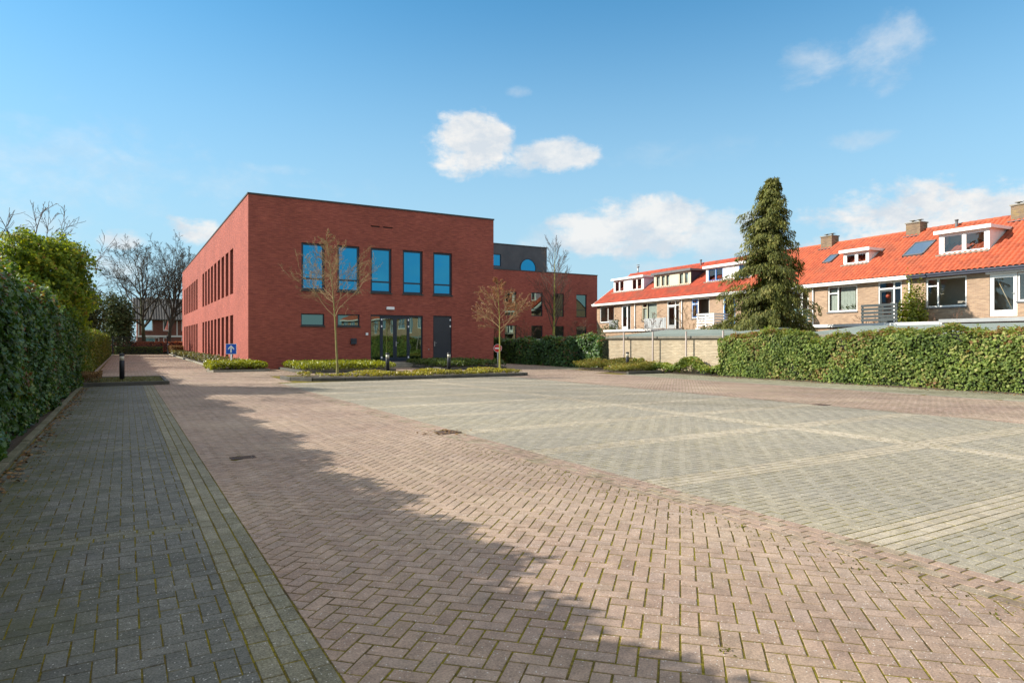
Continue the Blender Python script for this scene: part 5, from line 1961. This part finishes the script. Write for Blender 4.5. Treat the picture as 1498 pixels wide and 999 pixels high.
def hedge_x(name, label, x0, x1, y0, y1, h, z0, mat, dens, size):
    t = thing(name, label, 'hedge', ((x0 + x1) / 2, (y0 + y1) / 2, 0))
    n = int((x1 - x0) * h * dens)
    P = np.stack([rng.uniform(x0, x1, n), y0 + np.abs(rng.normal(0, .08, n)), z0 + rng.random(n) * h], 1)
    N = np.zeros((n, 3)); N[:, 1] = -1; N[:, 2] = .5
    n2 = int((x1 - x0) * (y1 - y0) * dens)
    P2 = np.stack([rng.uniform(x0, x1, n2), rng.uniform(y0, y1, n2), z0 + h + rng.normal(0, .04, n2)], 1)
    N2 = np.zeros((n2, 3)); N2[:, 2] = 1
    leaves('foliage', np.concatenate([P, P2]), np.concatenate([N, N2]), size, LEAF5, mat, t, .6, None, t.location)
    m = MB(); m.box(x0 + .05, x1 - .05, y0 + .1, y1 - .1, 0, z0 + h - .08); m.build('stems', M['core'], t)


hedge_x('hedge', 'rust-red beech hedge beyond the black gate', -1.5, 9.5, 89.4, 90.3, 1.2, .2, M['rust'], 260, .14)
hedge_x('hedge', 'low green hedge at the foot of the rust-red hedge behind the gate', -1.0, 3.9, 88.0, 88.9, .75, .05, M['ivymid'], 260, .14)

FY = 101.0
fh = thing('far_houses', 'brick house row with a tall grey tiled roof beyond the gate and bare trees', 'houses', (5, FY, 0))
m = MB()
fh_holes = []
x = 2.1
for k in range(4):
    fh_holes += [(x, x + 1.15, 2.95, 4.45), (x + 2.35, x + 3.1, 2.95, 4.45), (x, x + 1.9, .9, 2.05)]
    fh_holes += [(x + 2.35, x + 3.25, .1, 2.05)]
    x += 4.6
wall(m, 'y', FY, 1.4, 19.8, 0, 4.6, fh_holes, .1)
m.face([(1.4, FY, 0), (1.4, FY, 4.6), (1.4, FY + 4, 7.5), (1.4, FY + 8, 4.6), (1.4, FY + 8, 0)])
m.build('wall', M['farbrick'], fh)
for h in fh_holes:
    window(fh, 'y', FY, *h, .04, M['white'], M['skylightglass'] if h[2] > 2 else M['doorglass'], fw=.12)
m = MB()
for k in range(60):
    x = 1.0 + k * .32
    m.tube([(x, FY - .35, 4.42), (x, FY + 4, 7.55)], .13, 6, smooth=False)
m.face([(.95, FY - .4, 4.4), (20.2, FY - .4, 4.4), (20.2, FY + 4, 7.55), (.95, FY + 4, 7.55)])
m.face([(.95, FY + 4, 7.55), (20.2, FY + 4, 7.55), (20.2, FY + 8.4, 4.4), (.95, FY + 8.4, 4.4)])
m.build('roof', M['roofgrey'], fh)
m = MB()
m.box(1.45, 19.7, FY - .06, FY - .003, 2.1, 2.32)
for k in range(5):
    m.box(1.5 + 4.6 * k, 1.62 + 4.6 * k, FY - .07, FY - .003, 2.33, 4.4)
m.build('white_trim', M['white'], fh)

# ------------------------------------------------------------------ street furniture
def bollard(loc, label, lens_h=.16):
    t = thing('bollard_lamp', label, 'bollard', loc, group='black bollard lamps')
    m = MB()
    m.tube([(0, 0, 0), (0, 0, .72), (0, 0, .74)], [.085, .085, .075], 20)
    m.build('post', M['bollard'], t, origin=(0, 0, 0))
    m = MB()
    m.tube([(0, 0, .74), (0, 0, .90)], .076, 20)
    m.build('lens', M['bollardlens'], t, origin=(0, 0, 0))
    m = MB()
    m.tube([(0, 0, .90), (0, 0, .905), (0, 0, .965), (0, 0, .98)], [.074, .086, .086, .07], 20)
    m.build('cap', M['bollard'], t, origin=(0, 0, 0))
    return t


bollard((-.1, 28.3, .06), 'black bollard lamp on the verge at the end of the shaded parking strip')
bollard((10.25, 28.4, .0), 'dark bollard lamp in front of the glazed entrance')
bollard((13.15, 28.05, .0), 'dark bollard lamp in front of the plain dark door')
bollard((21.55, 25.1, .0), 'black bollard lamp among the shrubs before the shed wall')

# blue one-way sign
sx, sy = 5.15, 38.3
sx, sy = 4.75, 36.6
t = thing('arrow_sign', 'square blue sign with a white upward arrow on a short post', 'sign', (sx, sy, 0), -R(24))
m = MB(); m.tube([(0, 0, 0), (0, 0, 1.25)], .035, 10); m.build('post', M['signwhite'], t, origin=(0, 0, 0))
z0, z1, hw = .84, 1.38, .27
m = MB()
m.box(-hw, hw, -.06, -.04, z0, z1, 0)
pl = m.build('panel', M['signwhite'], t, origin=(0, 0, 0))
m = MB()
m.box(-hw + .02, hw - .02, -.064, -.0605, z0 + .02, z1 - .02)
m.build('panel_face', M['signblue'], pl, origin=(0, 0, 0))
m = MB()
yy = -.068
cz = (z0 + z1) / 2
for dz in (0,):
    m.face([(-.035, yy, cz - .19), (.035, yy, cz - .19), (.035, yy, cz + .08), (-.035, yy, cz + .08)])
    m.face([(0, yy - .0005, cz + .2), (-.15, yy - .0005, cz + .04), (-.15, yy - .0005, cz - .05), (0, yy - .0005, cz + .1)])
    m.face([(0, yy - .0007, cz + .2), (0, yy - .0007, cz + .1), (.15, yy - .0007, cz - .05), (.15, yy - .0007, cz + .04)])
m.build('arrow', M['signwhite'], pl, origin=(0, 0, 0))

# no-entry sign
t = thing('no_entry_sign', 'round red no-entry sign with a white bar on a grey post', 'sign', (17.45, 31.0, 0), -R(30))
m = MB(); m.tube([(0, 0, 0), (0, 0, 1.2)], .035, 10); m.build('post', M['metal'], t, origin=(0, 0, 0))
m = MB()
m.tube([(0, -.055, 1.13), (0, -.04, 1.13)], .225, 32, smooth=False)
pl = m.build('panel', M['signwhite'], t, origin=(0, 0, 0))
m = MB()
m.tube([(0, -.059, 1.13), (0, -.0555, 1.13)], .21, 32, smooth=False)
m.build('panel_face', M['signred'], pl, origin=(0, 0, 0))
m = MB()
m.box(-.155, .155, -.0625, -.0595, 1.095, 1.165)
m.build('bar', M['signwhite'], pl, origin=(0, 0, 0))

# drains
def drain(loc, label, w=.42, l=.34):
    x, y = loc
    t = thing('drain_grate', label, 'drain', (x, y, 0))
    m = MB()
    for k in range(4):
        pass
    m.box(x - w / 2, x + w / 2, y - l / 2, y - l / 2 + .03, -.03, .007)
    m.box(x - w / 2, x + w / 2, y + l / 2 - .03, y + l / 2, -.03, .007)
    m.box(x - w / 2, x - w / 2 + .03, y - l / 2 + .03, y + l / 2 - .03, -.03, .007)
    m.box(x + w / 2 - .03, x + w / 2, y - l / 2 + .03, y + l / 2 - .03, -.03, .007)
    m.build('frame', M['iron'], t)
    m = MB()
    n = 8
    for k in range(n):
        a = x - w / 2 + .045 + k * (w - .09) / n
        m.box(a, a + .022, y - l / 2 + .03, y + l / 2 - .03, -.025, .0055)
    m.build('bars', M['iron'], t)
    m = MB()
    m.face([(x - w / 2, y - l / 2, .0005), (x + w / 2, y - l / 2, .0005), (x + w / 2, y + l / 2, .0005), (x - w / 2, y + l / 2, .0005)])
    m.build('pit', M['blackmetal'], t)
    return t


drain((4.60, 9.86), 'rusty brown drain grate sunk in the gutter by the parking bays', .34, .34)
drain((14.2, 9.6), 'small rusty drain grate at the far edge of the parking bays', .3, .3)
drain((1.31, 9.03), 'dark drain cover lying in the shaded part of the brick road', .3, .2)
